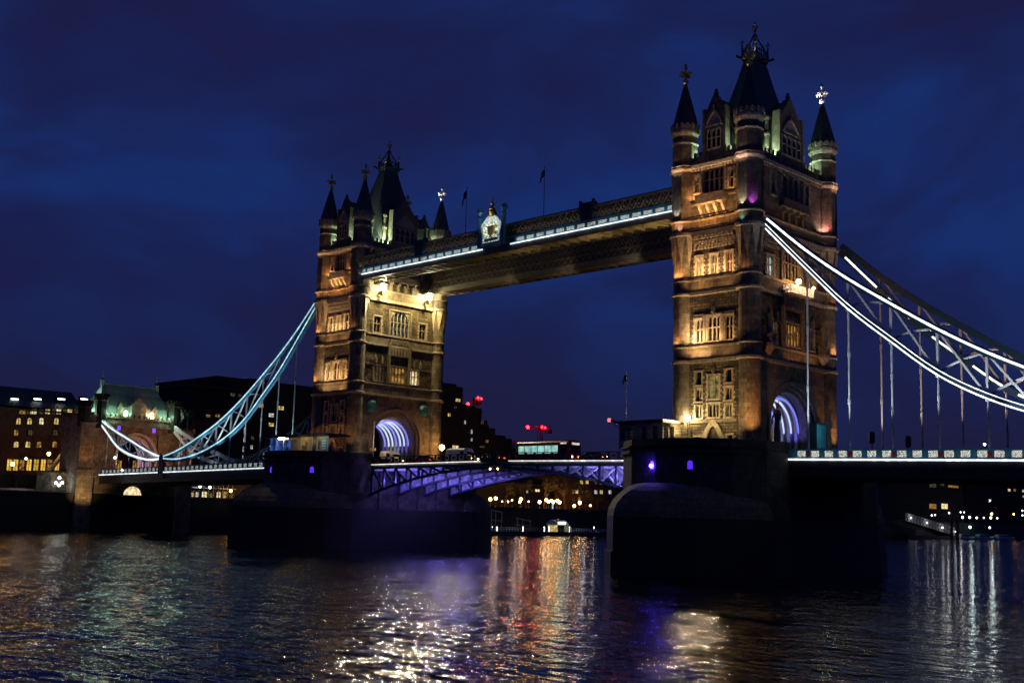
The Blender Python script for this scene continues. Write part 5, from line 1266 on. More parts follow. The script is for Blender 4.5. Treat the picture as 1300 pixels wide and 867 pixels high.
# ------------------------------------------------------------------ the far bank
def window_row(parent, px0, px1, py, n, wpx, hpx, axis, val, mat, arch=False, skip=(), dz=0.0, nrm=(1, 0, 0), name='window'):
    """windows of a facade standing on the plane axis=val"""
    for i in range(n):
        if i in skip: continue
        px = px0+(px1-px0)*(i+0.5)/n
        fac_window(parent, px, py, wpx, hpx, axis, val, mat[i % len(mat)] if isinstance(mat, (list, tuple)) else mat, arch, name)
def fac_window(parent, px, py, wpx, hpx, axis, val, mat, arch=False, name='window', thick=0.12):
    A = at(px-wpx/2, py+hpx/2, axis, val); B = at(px+wpx/2, py+hpx/2, axis, val); C = at(px, py-hpx/2, axis, val)
    w = (B-A); w.z = 0; ww = max(w.length, 0.3); w.normalize(); h = max(C.z-(A.z+B.z)/2, 0.3); z0 = (A.z+B.z)/2
    mid = (A+B)/2; n_ = Vector((w.y, -w.x, 0))
    P = lambda a, z, d: Vector((mid.x, mid.y, 0))+w*a+n_*d+Vector((0, 0, z))
    f = MB(); e = 0.12
    for a0, a1, za, zb_ in ((-ww/2-e, -ww/2, z0-e, z0+h+e), (ww/2, ww/2+e, z0-e, z0+h+e), (-ww/2, ww/2, z0-e, z0), (-ww/2, ww/2, z0+h, z0+h+e), (-0.05, 0.05, z0, z0+h), (-ww/2, ww/2, z0+h*0.6-0.04, z0+h*0.6+0.04)):
        f.extr([P(a0, za, -0.02), P(a1, za, -0.02), P(a1, zb_, -0.02), P(a0, zb_, -0.02)], n_*0.16)
    fo = f.build(name, 'dark_concrete', parent)
    g = MB()
    if arch:
        r = ww/2; pts = [P(-ww/2, z0, 0.02), P(ww/2, z0, 0.02)]+[P(r*math.cos(PI*i/8), z0+max(0.2, h-r)+min(r, h-0.2)*math.sin(PI*i/8), 0.02) for i in range(9)]
    else: pts = [P(-ww/2, z0, 0.02), P(ww/2, z0, 0.02), P(ww/2, z0+h, 0.02), P(-ww/2, z0+h, 0.02)]
    g.extr(pts, n_*0.06); g.build('pane', mat, fo)
    return fo
def block(name, label, cat, px0, px1, py_top, x, depth, mat, z0=2.6, roof=True, group=None, steps=None):
    """a building whose river front stands on X=x between two sight lines"""
    A = at(px0, py_top, 0, x); B = at(px1, py_top, 0, x)
    t = thing(name, label, cat, (x, (A.y+B.y)/2, z0), group)
    q = MB(); q.box(x-depth, x, A.y, B.y, z0, (A.z+B.z)/2); q.build('wall', mat, t)
    if roof:
        q = MB(); zt = (A.z+B.z)/2; q.box(x-depth-0.2, x+0.35, A.y-0.3, B.y+0.3, zt+0.003, zt+0.5); q.box(x-depth*0.6, x-depth*0.3, A.y+(B.y-A.y)*0.3, A.y+(B.y-A.y)*0.6, zt+0.5, zt+2.2); q.build('roof', 'iron', t)
    return t, A, B

# abutment gatehouse with the green lit roof
GX = -175.2
g = thing('gatehouse', 'stone abutment gatehouse with a steep green lit roof and a road arch', 'gatehouse', (GX-5, 0, 0))
q = MB(); q.mat('ashlar')
hol = [(-5.6, 5.6, 6.6, 17.6)]
q.T = lambda p: (GX+p[1], p[0], p[2])
wall_sheet(q, 14.5, 0.0, -8.0, 20.6, hol, 1.0)
angs = [PI-PI*i/18 for i in range(19)]
inn = [(5.0*math.cos(a), 11.5+5.4*math.sin(a)) for a in angs]; out = [(max(-5.6, min(5.6, 8.2*math.cos(a))), max(11.5, min(17.6, 11.5+8.6*math.sin(a)))) for a in angs]
arch_band(q, -1.0, -0.01, with_jambs(inn, 6.6), with_jambs(out, 6.6))
q.T = None
q.box(GX-11, GX-9.5, -14.5, 14.5, 16.8, 20.6); q.box(GX-9.5, GX-0.01, -14.5, -5.2, -8, 20.59); q.box(GX-9.5, GX-0.01, 5.2, 14.5, -8, 20.59); q.box(GX-9.5, GX-1.1, -5.19, 5.19, 17.3, 20.58)
q.build('wall', None, g)
q = MB(); q.box(GX, GX+1.2, -14.9, -10.9, -8.0, 7.4); q.box(GX-0.2, GX+1.5, -15.1, -10.7, 7.4, 8.0); q.box(GX, GX+1.0, -14.6, -11.2, 8.0, 19.0); q.build('buttress', 'ashlar', g)
q = MB(); q.box(GX, GX+1.2, 10.9, 14.9, -8.0, 7.4); q.box(GX, GX+1.0, 11.2, 14.6, 7.4, 19.0); q.build('buttress', 'ashlar', g)
for k in range(3):
    q = MB(); q.T = lambda p: (GX+p[1], p[0], p[2]); d = -2.0-2.6*k; arch_band(q, d-0.3, d+0.3, with_jambs([(4.4*math.cos(a), 11.2+4.9*math.sin(a)) for a in angs], 7), with_jambs([(5.15*math.cos(a), 11.2+5.6*math.sin(a)) for a in angs], 7)); q.build('vault_rib', 'vault_stone', g)
q = MB(); q.T = lambda p: (GX+p[1], p[0], p[2]); arch_band(q, 0.0, 0.3, with_jambs([(5.0*math.cos(a), 11.5+5.4*math.sin(a)) for a in angs], 7), with_jambs([(5.6*math.cos(a), 11.5+6.0*math.sin(a)) for a in angs], 7)); q.build('arch_moulding', 'trim_stone', g)
q = MB(); q.box(GX-0.3, GX+0.4, -14.7, 14.7, 18.9, 19.3); q.box(GX-0.3, GX+0.3, -14.6, 14.6, 20.6, 20.9)
for i in range(24): y = -14.2+28.4*i/23; q.box(GX-0.3, GX+0.2, y-0.35, y+0.35, 20.9, 21.7)
q.build('battlements', 'ashlar', g)
for sy in (-1, 1):
    for yy in (9.4, 13.4):
        q = MB(); dz_ = 0.0 if yy < 10 else -1.9; q.rev(GX-0.6, sy*yy, [(1.5, 18.0), (1.5, 24.4+dz_), (1.75, 24.6+dz_), (1.75, 25.4+dz_)], 8)
        for k in range(8): a = 2*PI*k/8; q.box(GX-0.6+1.5*math.cos(a)-0.3, GX-0.6+1.5*math.cos(a)+0.3, sy*yy+1.5*math.sin(a)-0.3, sy*yy+1.5*math.sin(a)+0.3, 25.4+dz_, 26.1+dz_)
        q.build('corner_turret', 'dark_concrete', g)
q = MB(); y0, y1 = -7.3, 7.1
lv = [[(GX-10.6, -10.6), (GX+0.2-1.0, -10.6), (GX-0.8, 10.2), (GX-10.6, 10.2)], [(GX-9.6, -9.6), (GX-1.6, -9.6), (GX-1.6, 9.2), (GX-9.6, 9.2)], [(GX-7.2, -8.0), (GX-4.2, -8.0), (GX-4.2, 7.6), (GX-7.2, 7.6)], [(GX-6.0, y0), (GX-5.4, y0), (GX-5.4, y1), (GX-6.0, y1)]]
zz = (21.2, 23.6, 26.9, 28.8)
vs = [(a, b, z) for r_, z in zip(lv, zz) for a, b in r_]; fs = [(0, 3, 2, 1), (12, 13, 14, 15)]+[(4*j+k, 4*j+(k+1) % 4, 4*j+4+(k+1) % 4, 4*j+4+k) for j in range(3) for k in range(4)]
q.add(vs, fs); ro = q.build('roof', 'lead_roof', g)
q = MB(); q.box(GX-5.85, GX-5.55, y0, y1, 28.8, 29.15); q.tube([(GX-5.7, y0, 29.3), (GX-5.7, y1, 29.3)], 0.09, 5); q.build('ridge', 'lead_roof', ro)
for y in (y0, y1):
    q = MB(); q.rev(GX-5.7, y, [(0.5, 28.6), (0.45, 29.8), (0.6, 29.9), (0.2, 30.2), (0.08, 30.6), (0.06, 32.3)], 8); q.sphere((GX-5.7, y, 31.2), 0.25, 7, 5); q.sphere((GX-5.7, y, 32.2), 0.16, 7, 5); q.build('finial', 'lead_roof', ro)
q = MB(); q.box(GX-3.2, GX-0.2, -1.9, 1.9, 20.6, 23.9)
q.add([(x, y, z) for x in (GX-4.2, GX-0.18) for y, z in ((-2.1, 23.9), (2.1, 23.9), (0, 26.2))], [(0, 1, 2), (5, 4, 3), (0, 3, 4, 1), (1, 4, 5, 2), (2, 5, 3, 0)])
for y in (-4.6, 4.4): q.box(GX-3.0, GX-0.6, y-0.7, y+0.7, 20.6, 23.0); q.add([(x, yy, z) for x in (GX-3.4, GX-0.55) for yy, z in ((y-0.9, 23.0), (y+0.9, 23.0), (y, 24.4))], [(0, 1, 2), (5, 4, 3), (0, 3, 4, 1), (1, 4, 5, 2), (2, 5, 3, 0)])
q.build('dormer', 'ashlar', g)
for y in (-3.5, 3.3): q = MB(); q.sphere((GX+0.1, y, 22.2), 0.42, 8, 6); q.box(GX-0.3, GX+0.3, y-0.3, y+0.3, 21.2, 21.9); fo = q.build('floodlight', 'lamp_green' if y < 0 else 'lamp_warm', g); point((GX+0.9, y, 22.6), GRN if y < 0 else (1, 0.85, 0.7), 160, 0.3)
for y in (-8.4, -6.2, 6.2, 8.2): point((GX+0.9, y, 21.9), (0.5, 1.0, 0.66), 330, 0.3)
for y in (-2.6, 2.4): point((GX-0.4, y, 21.9), (0.5, 1.0, 0.66), 150, 0.3)
for y in (-11.5, 10.6): point((GX-3.0, y, 22.0), (0.6, 1.0, 0.7), 800, 0.3)
point((GX-5.7, y0-1.6, 27.6), (0.6, 1.0, 0.7), 120, 0.2); point((GX-5.7, y1+1.6, 27.4), (0.6, 1.0, 0.7), 120, 0.2)
for y in (-4.9, 4.2): fac = MB(); fac.box(GX+0.01, GX+0.1, y-0.4, y+0.4, 17.75, 18.85); fac.build('window', 'lamp_violet', g)
for y in (-6.5, 0.5, 7.5): spot((GX+13, y-3, 7.9), (GX, y, 15), (1, 0.40, 0.13), 2600, 100)
spot((GX+7, -15.5, 0.5), (GX+1.2, -13, 3.8), (1, 0.60, 0.24), 3000, 75); spot((GX+3.5, -12.8, 8.6), (GX+0.5, -12.8, 16), AMBER, 420, 100)
spot((GX+12, -22.0, 8.5), (GX, -13.5, 14), AMBER, 1300, 70)
spot((GX-1.5, 1.5, 7.6), (GX-1.7, 4.8, 14), (0.75, 0.35, 1.0), 600, 120); spot((GX-4.0, 2.5, 7.6), (GX-4.4, 4.8, 14), (0.9, 0.6, 0.9), 500, 120); spot((GX-6.6, 2.0, 7.6), (GX-7.0, 4.8, 14), (0.95, 0.75, 0.8), 500, 120)

# brown brick hotel with arched lit windows, left
HXp = -206.0
t, A, B = block('brick_building', 'long brown brick building with rows of arched yellow windows, left of the gatehouse', 'building', -60, 108, 521, HXp, 30, 'brown_brick')
q = MB(); za = at(60, 521, 0, HXp).z
q.add([(HXp-(0.4 if z < 1 else 9), y, za+z) for y in (A.y, B.y) for z in (0.55, 6.0)]+[(HXp-28, y, za+0.55) for y in (A.y, B.y)], [(0, 1, 3, 2), (1, 4, 5, 3), (0, 2, 5, 4), (0, 4, 1), (2, 3, 5)]); q.build('attic_roof', 'slate', t)
for px in (19, 48, 78, 107):
    P = at(px-2, 507, 0, HXp-4); q = MB(); q.box(P.x-0.2, P.x+0.8, P.y-1.1, P.y+1.1, P.z-0.9, P.z+0.7); q.build('skylight', 'dark_concrete', t); q = MB(); q.box(P.x+0.81, P.x+0.9, P.y-0.95, P.y+0.95, P.z-0.12, P.z+0.2); q.build('skylight_pane', 'lamp_white', t)
    if px == 19: pass
for px, w, m_ in ((28, 8, 'win_amber'), (36, 6, 'win_dim'), (42, 8, 'win_bright'), (52, 5, 'win_dim'), (60, 6, 'win_yellow'), (68, 5, 'win_dim'), (74, 6, 'win_bright'), (82, 5, 'win_dim'), (88, 6, 'win_yellow'), (96, 5, 'win_dim')):
    fac_window(t, px, 522.5, w, 6, 0, HXp+0.05, m_)
for px, m_ in ((23, 'win_yellow'), (37, 'win_yellow'), (52, 'win_bright'), (71, 'win_yellow'), (87, 'win_yellow')): fac_window(t, px, 534.5, 5.5, 8, 0, HXp+0.05, m_, True)
for px, m_ in ((20, 'win_amber'), (38, 'win_dim'), (70, 'win_dim'), (86, 'win_bright')): fac_window(t, px, 549, 5.5, 7.5, 0, HXp+0.05, m_, True)
for px, m_ in ((20, 'win_yellow'), (35, 'win_yellow'), (49, 'win_amber'), (69, 'win_amber'), (84, 'win_bright')): fac_window(t, px, 564, 6, 7.5, 0, HXp+0.05, m_, True)
for i, px in enumerate((11, 19, 27, 36, 45, 54, 62, 72, 81, 89)): fac_window(t, px, 590, 6.0, 14, 0, HXp+0.05, 'win_arcade' if i % 4 != 2 else 'win_amber', False, 'arcade_window')
for y in (-20, -14, -8): spot((HXp+5, y, 3.2), (HXp, y, 12), (1, 0.46, 0.14), 2200, 120)
# arcade seen under the chain, behind the gatehouse arch
t, A, B = block('arcade_building', 'low building with a glowing yellow arcade seen through the short chain', 'building', 118, 206, 577, -199.0, 12, 'brown_brick')
for i, px in enumerate((128, 136, 143, 151, 170, 178, 186, 194)): fac_window(t, px, 591, 5, 13, 0, -198.95, 'win_arcade' if i in (0, 1, 2, 5, 6) else 'win_amber', i % 2 == 0, 'arcade_window')

# dark stepped hotel right of the gatehouse
bx = -232.0
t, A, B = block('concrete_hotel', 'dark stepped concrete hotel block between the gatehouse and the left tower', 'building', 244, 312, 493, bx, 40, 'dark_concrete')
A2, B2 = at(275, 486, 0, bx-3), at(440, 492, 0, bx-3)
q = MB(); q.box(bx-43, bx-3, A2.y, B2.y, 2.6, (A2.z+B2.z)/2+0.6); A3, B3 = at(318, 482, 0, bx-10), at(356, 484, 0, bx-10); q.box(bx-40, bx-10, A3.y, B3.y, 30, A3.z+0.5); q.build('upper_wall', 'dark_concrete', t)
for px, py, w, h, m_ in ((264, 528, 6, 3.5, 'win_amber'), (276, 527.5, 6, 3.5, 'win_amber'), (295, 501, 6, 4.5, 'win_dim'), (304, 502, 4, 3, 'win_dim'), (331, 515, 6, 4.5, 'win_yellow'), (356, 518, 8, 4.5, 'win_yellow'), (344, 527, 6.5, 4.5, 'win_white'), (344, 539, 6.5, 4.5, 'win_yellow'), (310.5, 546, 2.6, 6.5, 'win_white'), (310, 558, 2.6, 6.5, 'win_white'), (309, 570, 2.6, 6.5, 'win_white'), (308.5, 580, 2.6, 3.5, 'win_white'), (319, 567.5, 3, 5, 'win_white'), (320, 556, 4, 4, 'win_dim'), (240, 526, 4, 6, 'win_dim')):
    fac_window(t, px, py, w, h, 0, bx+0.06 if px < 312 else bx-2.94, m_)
t, A, B = block('brick_wing', 'low dark wing with pale cornice right of the gatehouse', 'building', 206, 276, 534, -205.0, 14, 'brown_brick')
for px in (214, 232, 246): fac_window(t, px, 548, 3, 7, 0, -204.95, 'win_dim')
t, A, B = block('gabled_house', 'dark pitched roofed house directly right of the gatehouse', 'building', 214, 242, 522, -190.0, 10, 'dark_concrete', roof=False)
q = MB(); z = (A.z+B.z)/2; q.add([(x, y, zz_) for x in (-200.2, -189.6) for y, zz_ in ((A.y-0.4, z), (B.y+0.4, z-0.6), (A.y+1.0, z+2.6))], [(0, 1, 2), (5, 4, 3), (0, 3, 4, 1), (1, 4, 5, 2), (2, 5, 3, 0)]); q.build('roof', 'slate', t)
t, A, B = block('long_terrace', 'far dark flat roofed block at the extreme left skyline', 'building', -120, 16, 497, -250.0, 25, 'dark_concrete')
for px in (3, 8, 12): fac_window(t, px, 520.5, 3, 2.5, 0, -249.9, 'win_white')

# stepped ziggurat hotel right of the left tower
zx = -218.0
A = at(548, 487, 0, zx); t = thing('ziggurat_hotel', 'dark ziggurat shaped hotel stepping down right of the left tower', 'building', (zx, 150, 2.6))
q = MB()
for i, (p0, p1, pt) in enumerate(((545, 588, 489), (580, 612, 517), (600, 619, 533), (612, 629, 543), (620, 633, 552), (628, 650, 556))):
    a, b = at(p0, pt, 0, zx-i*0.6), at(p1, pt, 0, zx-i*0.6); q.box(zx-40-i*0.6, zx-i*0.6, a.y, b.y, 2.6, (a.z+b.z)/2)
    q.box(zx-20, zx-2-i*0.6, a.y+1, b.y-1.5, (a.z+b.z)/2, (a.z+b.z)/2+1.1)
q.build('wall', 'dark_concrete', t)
for px, py, w, h, m_ in ((581, 508, 6, 3.6, 'win_yellow'), (578, 517, 3, 3, 'win_dim'), (570, 526.5, 3.5, 4, 'win_yellow'), (590, 536, 2, 4.5, 'win_white'), (598.5, 548, 2, 5, 'win_white'), (598.5, 558, 2, 4, 'win_white'), (612, 536, 3.5, 5, 'win_dim'), (578, 567.5, 8, 4, 'win_bright'), (618, 560, 3.5, 3, 'win_amber'), (612, 567, 7, 2, 'win_dim'), (584, 575, 3.5, 3.5, 'win_dim')):
    fac_window(t, px, py, w, h, 0, zx+0.1, m_)
t, A, B = block('domed_hall', 'faint grey low domed hall behind the bus', 'building', 650, 680, 570, -300, 20, 'dark_concrete', roof=False)
q = MB(); c_ = (A+B)/2; q.rev(-310, c_.y, [(12.0, c_.z-0.2), (10.5, c_.z+2.2), (7, c_.z+4.0), (2, c_.z+4.8)], 16); q.build('dome', 'canvas', t)

# tower cranes with red lamps
for (pts, mast, lab) in ((((592, 514), (610, 507)), (604, 510, 540), 'distant dark crane with red lamps above the ziggurat hotel'), (((668, 543), (699, 544)), (686, 544, 574), 'distant dark crane with red lamps above the bus')):
    X_c = -330.0; a, b = at(*pts[0], 0, X_c), at(*pts[1], 0, X_c); m0, m1 = at(mast[0], mast[1], 0, X_c), at(mast[0], mast[2], 0, X_c)
    t = thing('tower_crane', lab, 'crane', (X_c, m0.y, 2.6), 'tower cranes')
    q = MB(); zb_ = 2.6
    for dx in (-0.9, 0.9):
        for dy in (-0.9, 0.9): q.tube([(X_c+dx, m0.y+dy, zb_), (X_c+dx, m0.y+dy, m0.z)], 0.28, 4)
    for i in range(12):
        z0_, z1_ = zb_+(m0.z-zb_)*i/12, zb_+(m0.z-zb_)*(i+1)/12; s_ = 1 if i % 2 else -1
        q.beam((X_c+0.9, m0.y-0.9*s_, z0_), (X_c+0.9, m0.y+0.9*s_, z1_), 0.25, 0.25)
    q.build('mast', 'iron', t)
    q = MB()
    for dz in (-0.5, 0.9): q.beam(a+Vector((0, 0, dz)), b+Vector((0, 0, dz)), 0.5, 0.35)
    for i in range(10): q.beam(a.lerp(b, i/10)+Vector((0, 0, -0.5)), a.lerp(b, (i+0.5)/10)+Vector((0, 0, 0.9)), 0.2, 0.2)
    q.box(X_c-1.2, X_c+1.2, b.y-3.2, b.y-0.2, b.z-2.6, b.z-0.4); q.build('jib', 'iron', t)
    q = MB(); q.box(X_c-1.0, X_c+1.0, m0.y-1.1, m0.y+1.6, m0.z-0.6, m0.z+1.8); q.build('cab', 'iron', t)
    for P, r in ((a+Vector((1.2, 0, 0.3)), 0.85), (at(pts[1][0]-(3 if mast[0] < 620 else 11), pts[1][1]-2, 0, X_c+1.5), 0.6), (at(pts[1][0]+1 if mast[0] < 620 else pts[1][0]-7, pts[1][1]-1, 0, X_c+1.5), 0.5)):
        q = MB(); q.sphere(P, r, 8, 6); q.build('warning_lamp', 'lamp_red_far', t)

# quay under the left span: dark wall, lit vault, cafe
t = thing('quay_building', 'dark riverside vault wall under the left span with a lit arch and a cafe front', 'building', (-177.5, 18, -4))
a, b = at(116, 607, 0, -177.4), at(322, 600, 0, -177.4)
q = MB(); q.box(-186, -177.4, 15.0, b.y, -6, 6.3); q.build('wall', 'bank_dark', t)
for px, py, w, h, m_ in ((236, 619, 4, 9, 'win_dim'), (243, 629, 6, 8, 'win_yellow'), (249.5, 629, 3.5, 9, 'win_white'), (259, 628, 6.5, 8, 'win_bright'), (267, 629, 3, 6, 'win_amber'), (277, 628.5, 5, 8, 'win_bright'), (285, 628, 3.5, 8, 'win_yellow'), (292, 631, 3, 5, 'win_amber'), (303, 632, 2, 6, 'win_dim')):
    fac_window(t, px, py, w, h, 0, -177.3, m_, False, 'shop_window')
q = MB(); c0, c1 = at(228, 612, 0, -177.2), at(296, 612, 0, -177.2); q.box(-177.2, -175.6, c0.y, c1.y, c0.z-1.3, c0.z-1.1)
for i in range(12): y = c0.y+(c1.y-c0.y)*i/11; q.box(-177.39, -177.2, y-0.08, y+0.08, 1.0, 6.0)
q.build('awning', 'canvas', t)
spot((-172.5, c0.y+3, 5.8), (-177.4, c0.y+5, 3.5), (1, 0.9, 0.65), 260, 120); spot((-172.5, c1.y-3, 5.8), (-177.4, c1.y-4, 3.5), (1, 0.85, 0.55), 240, 120)
P = at(168, 628, 0, -175.1)
ap = [(P.y+2.3*math.cos(PI*i/10), P.z-0.2+2.2*math.sin(PI*i/10)) for i in range(11)]
q = MB(); q.extr([(-175.15, P.y+2.3, P.z-2.0)]+[(-175.15, y, z) for y, z in ap]+[(-175.15, P.y-2.3, P.z-2.0)], (0.04, 0, 0)); q.build('lit_vault', 'win_bright', t)
q = MB(); q.box(-175.1, -174.9, P.y-2.0, P.y+0.6, P.z-2.0, P.z-0.7); q.build('railing', 'iron', t)

# riverside terrace and marquee, low left
t = thing('marquee', 'pale low terrace marquee beside the river at the lower left', 'marquee', tuple(at(25, 632, 0, -181.0)))
a, b = at(-10, 620, 0, -181.0), at(54, 620, 0, -181.0)
q = MB(); q.box(-185, -180.6, a.y, b.y, a.z-0.2, a.z+0.25); q.build('roof', 'canvas', t)
for i in range(7): y = a.y+(b.y-a.y)*i/6; q = MB(); q.box(-180.9, -180.7, y-0.1, y+0.1, 0.0, a.z-0.2); q.build('post', 'canvas', t)
q = MB(); q.box(-184.8, -184.6, a.y, b.y, 0.2, a.z-0.25); q.build('back_wall', 'canvas', t)
point((-178.5, (a.y+b.y)/2, a.z+2.5), (1, 0.75, 0.6), 130, 0.3); point((-182.5, a.y+5, a.z-0.8), (1, 0.75, 0.6), 30, 0.2)
q = MB(); q.box(-215, -186, -80, 15.0-0.2, 2.65, 6.4); tag(q.build('terrace_wall', 'bank_dark', loc=(-200, -30, 2.6)), 'dark raised terrace carrying the street below the brick building', 'wall')
struct(bpy.data.objects['terrace_wall']); bpy.data.objects['terrace_wall']['kind'] = 'thing'
# cluster lamp
P = at(75, 613, 0, -178.5); t = thing('cluster_lamp', 'triple globe white lamp lighting the quay steps at the lower left', 'street lamp', (P.x, P.y, 0))
q = MB(); q.tube([(P.x, P.y, 0), (P.x, P.y, P.z+1.0)], 0.09, 6)
for dy in (-0.75, 0.75): q.tube([(P.x, P.y, P.z-0.6), (P.x, P.y+dy, P.z-0.3)], 0.06, 5)
q.build('post', 'iron', t)
for dy, dz in ((-0.75, 0), (0.75, 0.1), (0, 1.2), (0, -0.5)): q = MB(); q.sphere((P.x, P.y+dy, P.z+dz), 0.34, 9, 6); q.build('globe', 'lamp_white', t)
point((P.x+0.8, P.y, P.z+0.2), (0.95, 1, 0.9), 170, 0.3)
q = MB(); q.box(P.x-1.9, P.x-1.5, P.y-4.6, P.y+4.4, -2, P.z+2.6); tag(q.build('quay_wall', 'rock_stone', loc=(P.x-1.7, P.y, -2)), 'pale quay wall lit up behind the triple globe lamp', 'wall')

# street lamps of the far bank
for i, (px, py, X_, r, m_, lab) in enumerate((
    (62, 576, -196, 0.42, 'lamp_warm', 'warm globe lamp in front of the brick building, beside the sloping tie bar'), (33, 582, -194, 0.3, 'lamp_white', 'smaller lamp before the arcade left of the tie bar'), (16, 589, -193, 0.45, 'lamp_warm', 'warm lamp among the bare branches at the far left'),
    (146, 581, -172.5, 0.3, 'lamp_white', 'small lamp hanging by the short chain left of the low pin'), (231, 617, -174.5, 0.36, 'lamp_white', 'white lamp at the left end of the cafe front'), (226.5, 617.5, -174.5, 0.3, 'lamp_white', 'second white lamp at the left end of the cafe front, a little left'),
    (254, 617, -174.5, 0.42, 'lamp_white', 'bright white lamp over the middle of the cafe front'), (266.5, 618.5, -174.5, 0.34, 'lamp_white', 'white lamp right of the middle of the cafe front'), (293, 623, -174.5, 0.34, 'lamp_warm', 'warm lamp at the right end of the cafe front'),
    (314, 621.5, -174, 0.42, 'lamp_warm', 'warm lamp standing alone right of the cafe, by the left pier'), (19, 626, -178, 0.18, 'lamp_warm', 'tiny lamp on the low left terrace'))):
    P = at(px, py, 0, X_); street_lamp(tuple(P), max(1.2, P.z-(2.6 if P.z > 4 else 0)), lab, m_, 0, r=r, grp='far bank lamps')

# ------------------------------------------------------------------ far bank seen under the bascules
t, A, B = block('dock_warehouse', 'dark dock warehouse with rows of pale lit windows below the right bascule', 'building', 727, 800, 606, -196.0, 20, 'brown_brick')
for px, py, m_ in ((738, 612, 'win_yellow'), (745, 612, 'win_yellow'), (756, 613, 'win_dim'), (763, 613, 'win_dim'), (727.5, 624, 'win_amber'), (732, 624, 'win_bright'), (738.5, 624, 'win_dim'), (745, 624, 'win_dim'), (756, 624.5, 'win_white'), (763, 624.5, 'win_yellow'), (774, 624.5, 'win_white'), (735, 633, 'win_amber')): fac_window(t, px, py, 3.6, 4.6, 0, -195.95, m_)
t, A, B = block('dock_offices', 'long dark dockside block with few lit windows, under the middle of the bascules', 'building', 560, 730, 615, -205.0, 18, 'dark_concrete')
for px, py, w, m_ in ((682, 622.5, 6, 'win_bright'), (662, 620, 5, 'win_dim'), (708, 622, 3, 'win_amber'), (675, 623, 2, 'win_dim'), (669, 624, 2, 'win_white')): fac_window(t, px, py, w, 3, 0, -204.95, m_)
lamps = [(622.5, 633.5, .5), (629.5, 632.5, .5), (660, 637, .4), (661.5, 633.5, .5), (685, 637, .5), (693.5, 634.5, .5), (696.5, 636.5, .42), (700, 635.5, .42), (702.5, 637, .5), (707.5, 635.5, .5), (710.5, 637.5, .5), (729, 642, .5), (736, 638, .55), (637.5, 636.5, .2), (645, 636.5, .24), (650, 635, .24), (671, 636.5, .2), (749.5, 641.5, .3), (769, 651.5, .26)]
for i, (px, py, r) in enumerate(lamps):
    P = at(px, py, 0, -182.0-(i % 3)*2.5); order = sorted(range(len(lamps)), key=lambda k: lamps[k][0])
    street_lamp(tuple(P), max(2.0, P.z-2.6), 'amber lamp in the row along the far quay seen under the bascules', 'lamp_warm', 0, r=r, grp='quay lamps under the bascules')
for px in (626, 662, 690, 702, 712, 733): P = at(px, 634, 0, -180.0); point(tuple(P), (1, 0.48, 0.12), 1100, 0.4)
P = at(701, 645, 0, -177.0); t = thing('info_totem', 'slim pale blue lit totem sign on the far quay below the lamps', 'sign', (P.x, P.y, P.z-1.5)); q = MB(); q.box(P.x-0.2, P.x+0.2, P.y-0.35, P.y+0.35, P.z-1.6, P.z+1.5); q.build('post', 'iron', t); q = MB(); q.box(P.x+0.2, P.x+0.26, P.y-0.28, P.y+0.28, P.z-1.2, P.z+1.3); q.build('screen', 'led_cyan', t)
# floating pier with kiosk
a, b = at(618, 672, 2, -5.2), at(764, 672, 2, -5.2)
a = at(612, 670, 0, -168.0); b = at(764, 670, 0, -168.0)
t = thing('floating_pier', 'low floating pier with white railing across the water under the bascules', 'pier', (-168, (a.y+b.y)/2, WZ))
q = MB(); q.box(-171, -166, a.y, b.y, WZ-0.4, -4.7); q.build('pontoon', 'wet_granite', t)
q = MB()
for z in (-3.6, -4.1): q.box(-166.2, -166.1, a.y, b.y, z-0.05, z+0.05)
n = 46
for i in range(n): y = a.y+(b.y-a.y)*i/(n-1); q.box(-166.22, -166.08, y-0.06, y+0.06, -4.7, -3.55)
q.build('railing', 'pale_paint', t)
point((-163.5, a.y+10, -2.0), (0.7, 0.8, 1), 70, 0.3); point((-163.5, b.y-14, -2.0), (0.7, 0.8, 1), 70, 0.3)
K = at(708, 667, 0, -168.5); t = thing('ticket_kiosk', 'small lit glass kiosk with a curved roof on the floating pier', 'kiosk', (K.x, K.y, -4.7))
q = MB(); pts = [(K.x+1.8, K.y+3.4*math.cos(PI*i/10), -2.4+1.5*math.sin(PI*i/10)) for i in range(11)]; q.extr(pts+[(K.x+1.8, K.y-3.4, -2.6), (K.x+1.8, K.y+3.4, -2.6)], (-3.6, 0, 0)); q.build('roof', 'pale_paint', t)
for dy in (-2.4, 2.4): q = MB(); q.box(K.x-1.5, K.x+1.6, K.y+dy-0.6, K.y+dy+0.6, -4.7, -2.6); q.build('glazing', 'win_green' if dy > 0 else 'win_yellow', t)
q = MB(); q.box(K.x-1.4, K.x+1.3, K.y-1.8, K.y+1.8, -4.7, -2.6); q.build('doorway', 'dark_concrete', t)
q = MB(); q.box(K.x+1.82, K.x+1.9, K.y-1.8, K.y+1.8, -2.3, -1.6); q.build('light_strip', 'lamp_green', t)
for px, lab in ((625, 'leftmost'), (664, 'second'), (631, 'paired'), (691, 'near kiosk'), (697, 'by kiosk'), (723, 'right of kiosk'), (754, 'rightmost')):
    P = at(px, 669, 0, -166.4); q = MB(); q.rev(P.x, P.y, [(0.06, -4.7), (0.06, P.z-0.25)], 6); q.sphere(tuple(P), 0.17, 8, 6)
    o = q.build('bollard_light', 'lamp_white', loc=(P.x, P.y, -4.7)); tag(o, 'small white bollard light on the edge of the floating pier', 'bollard light', 'bollard lights on the floating pier')
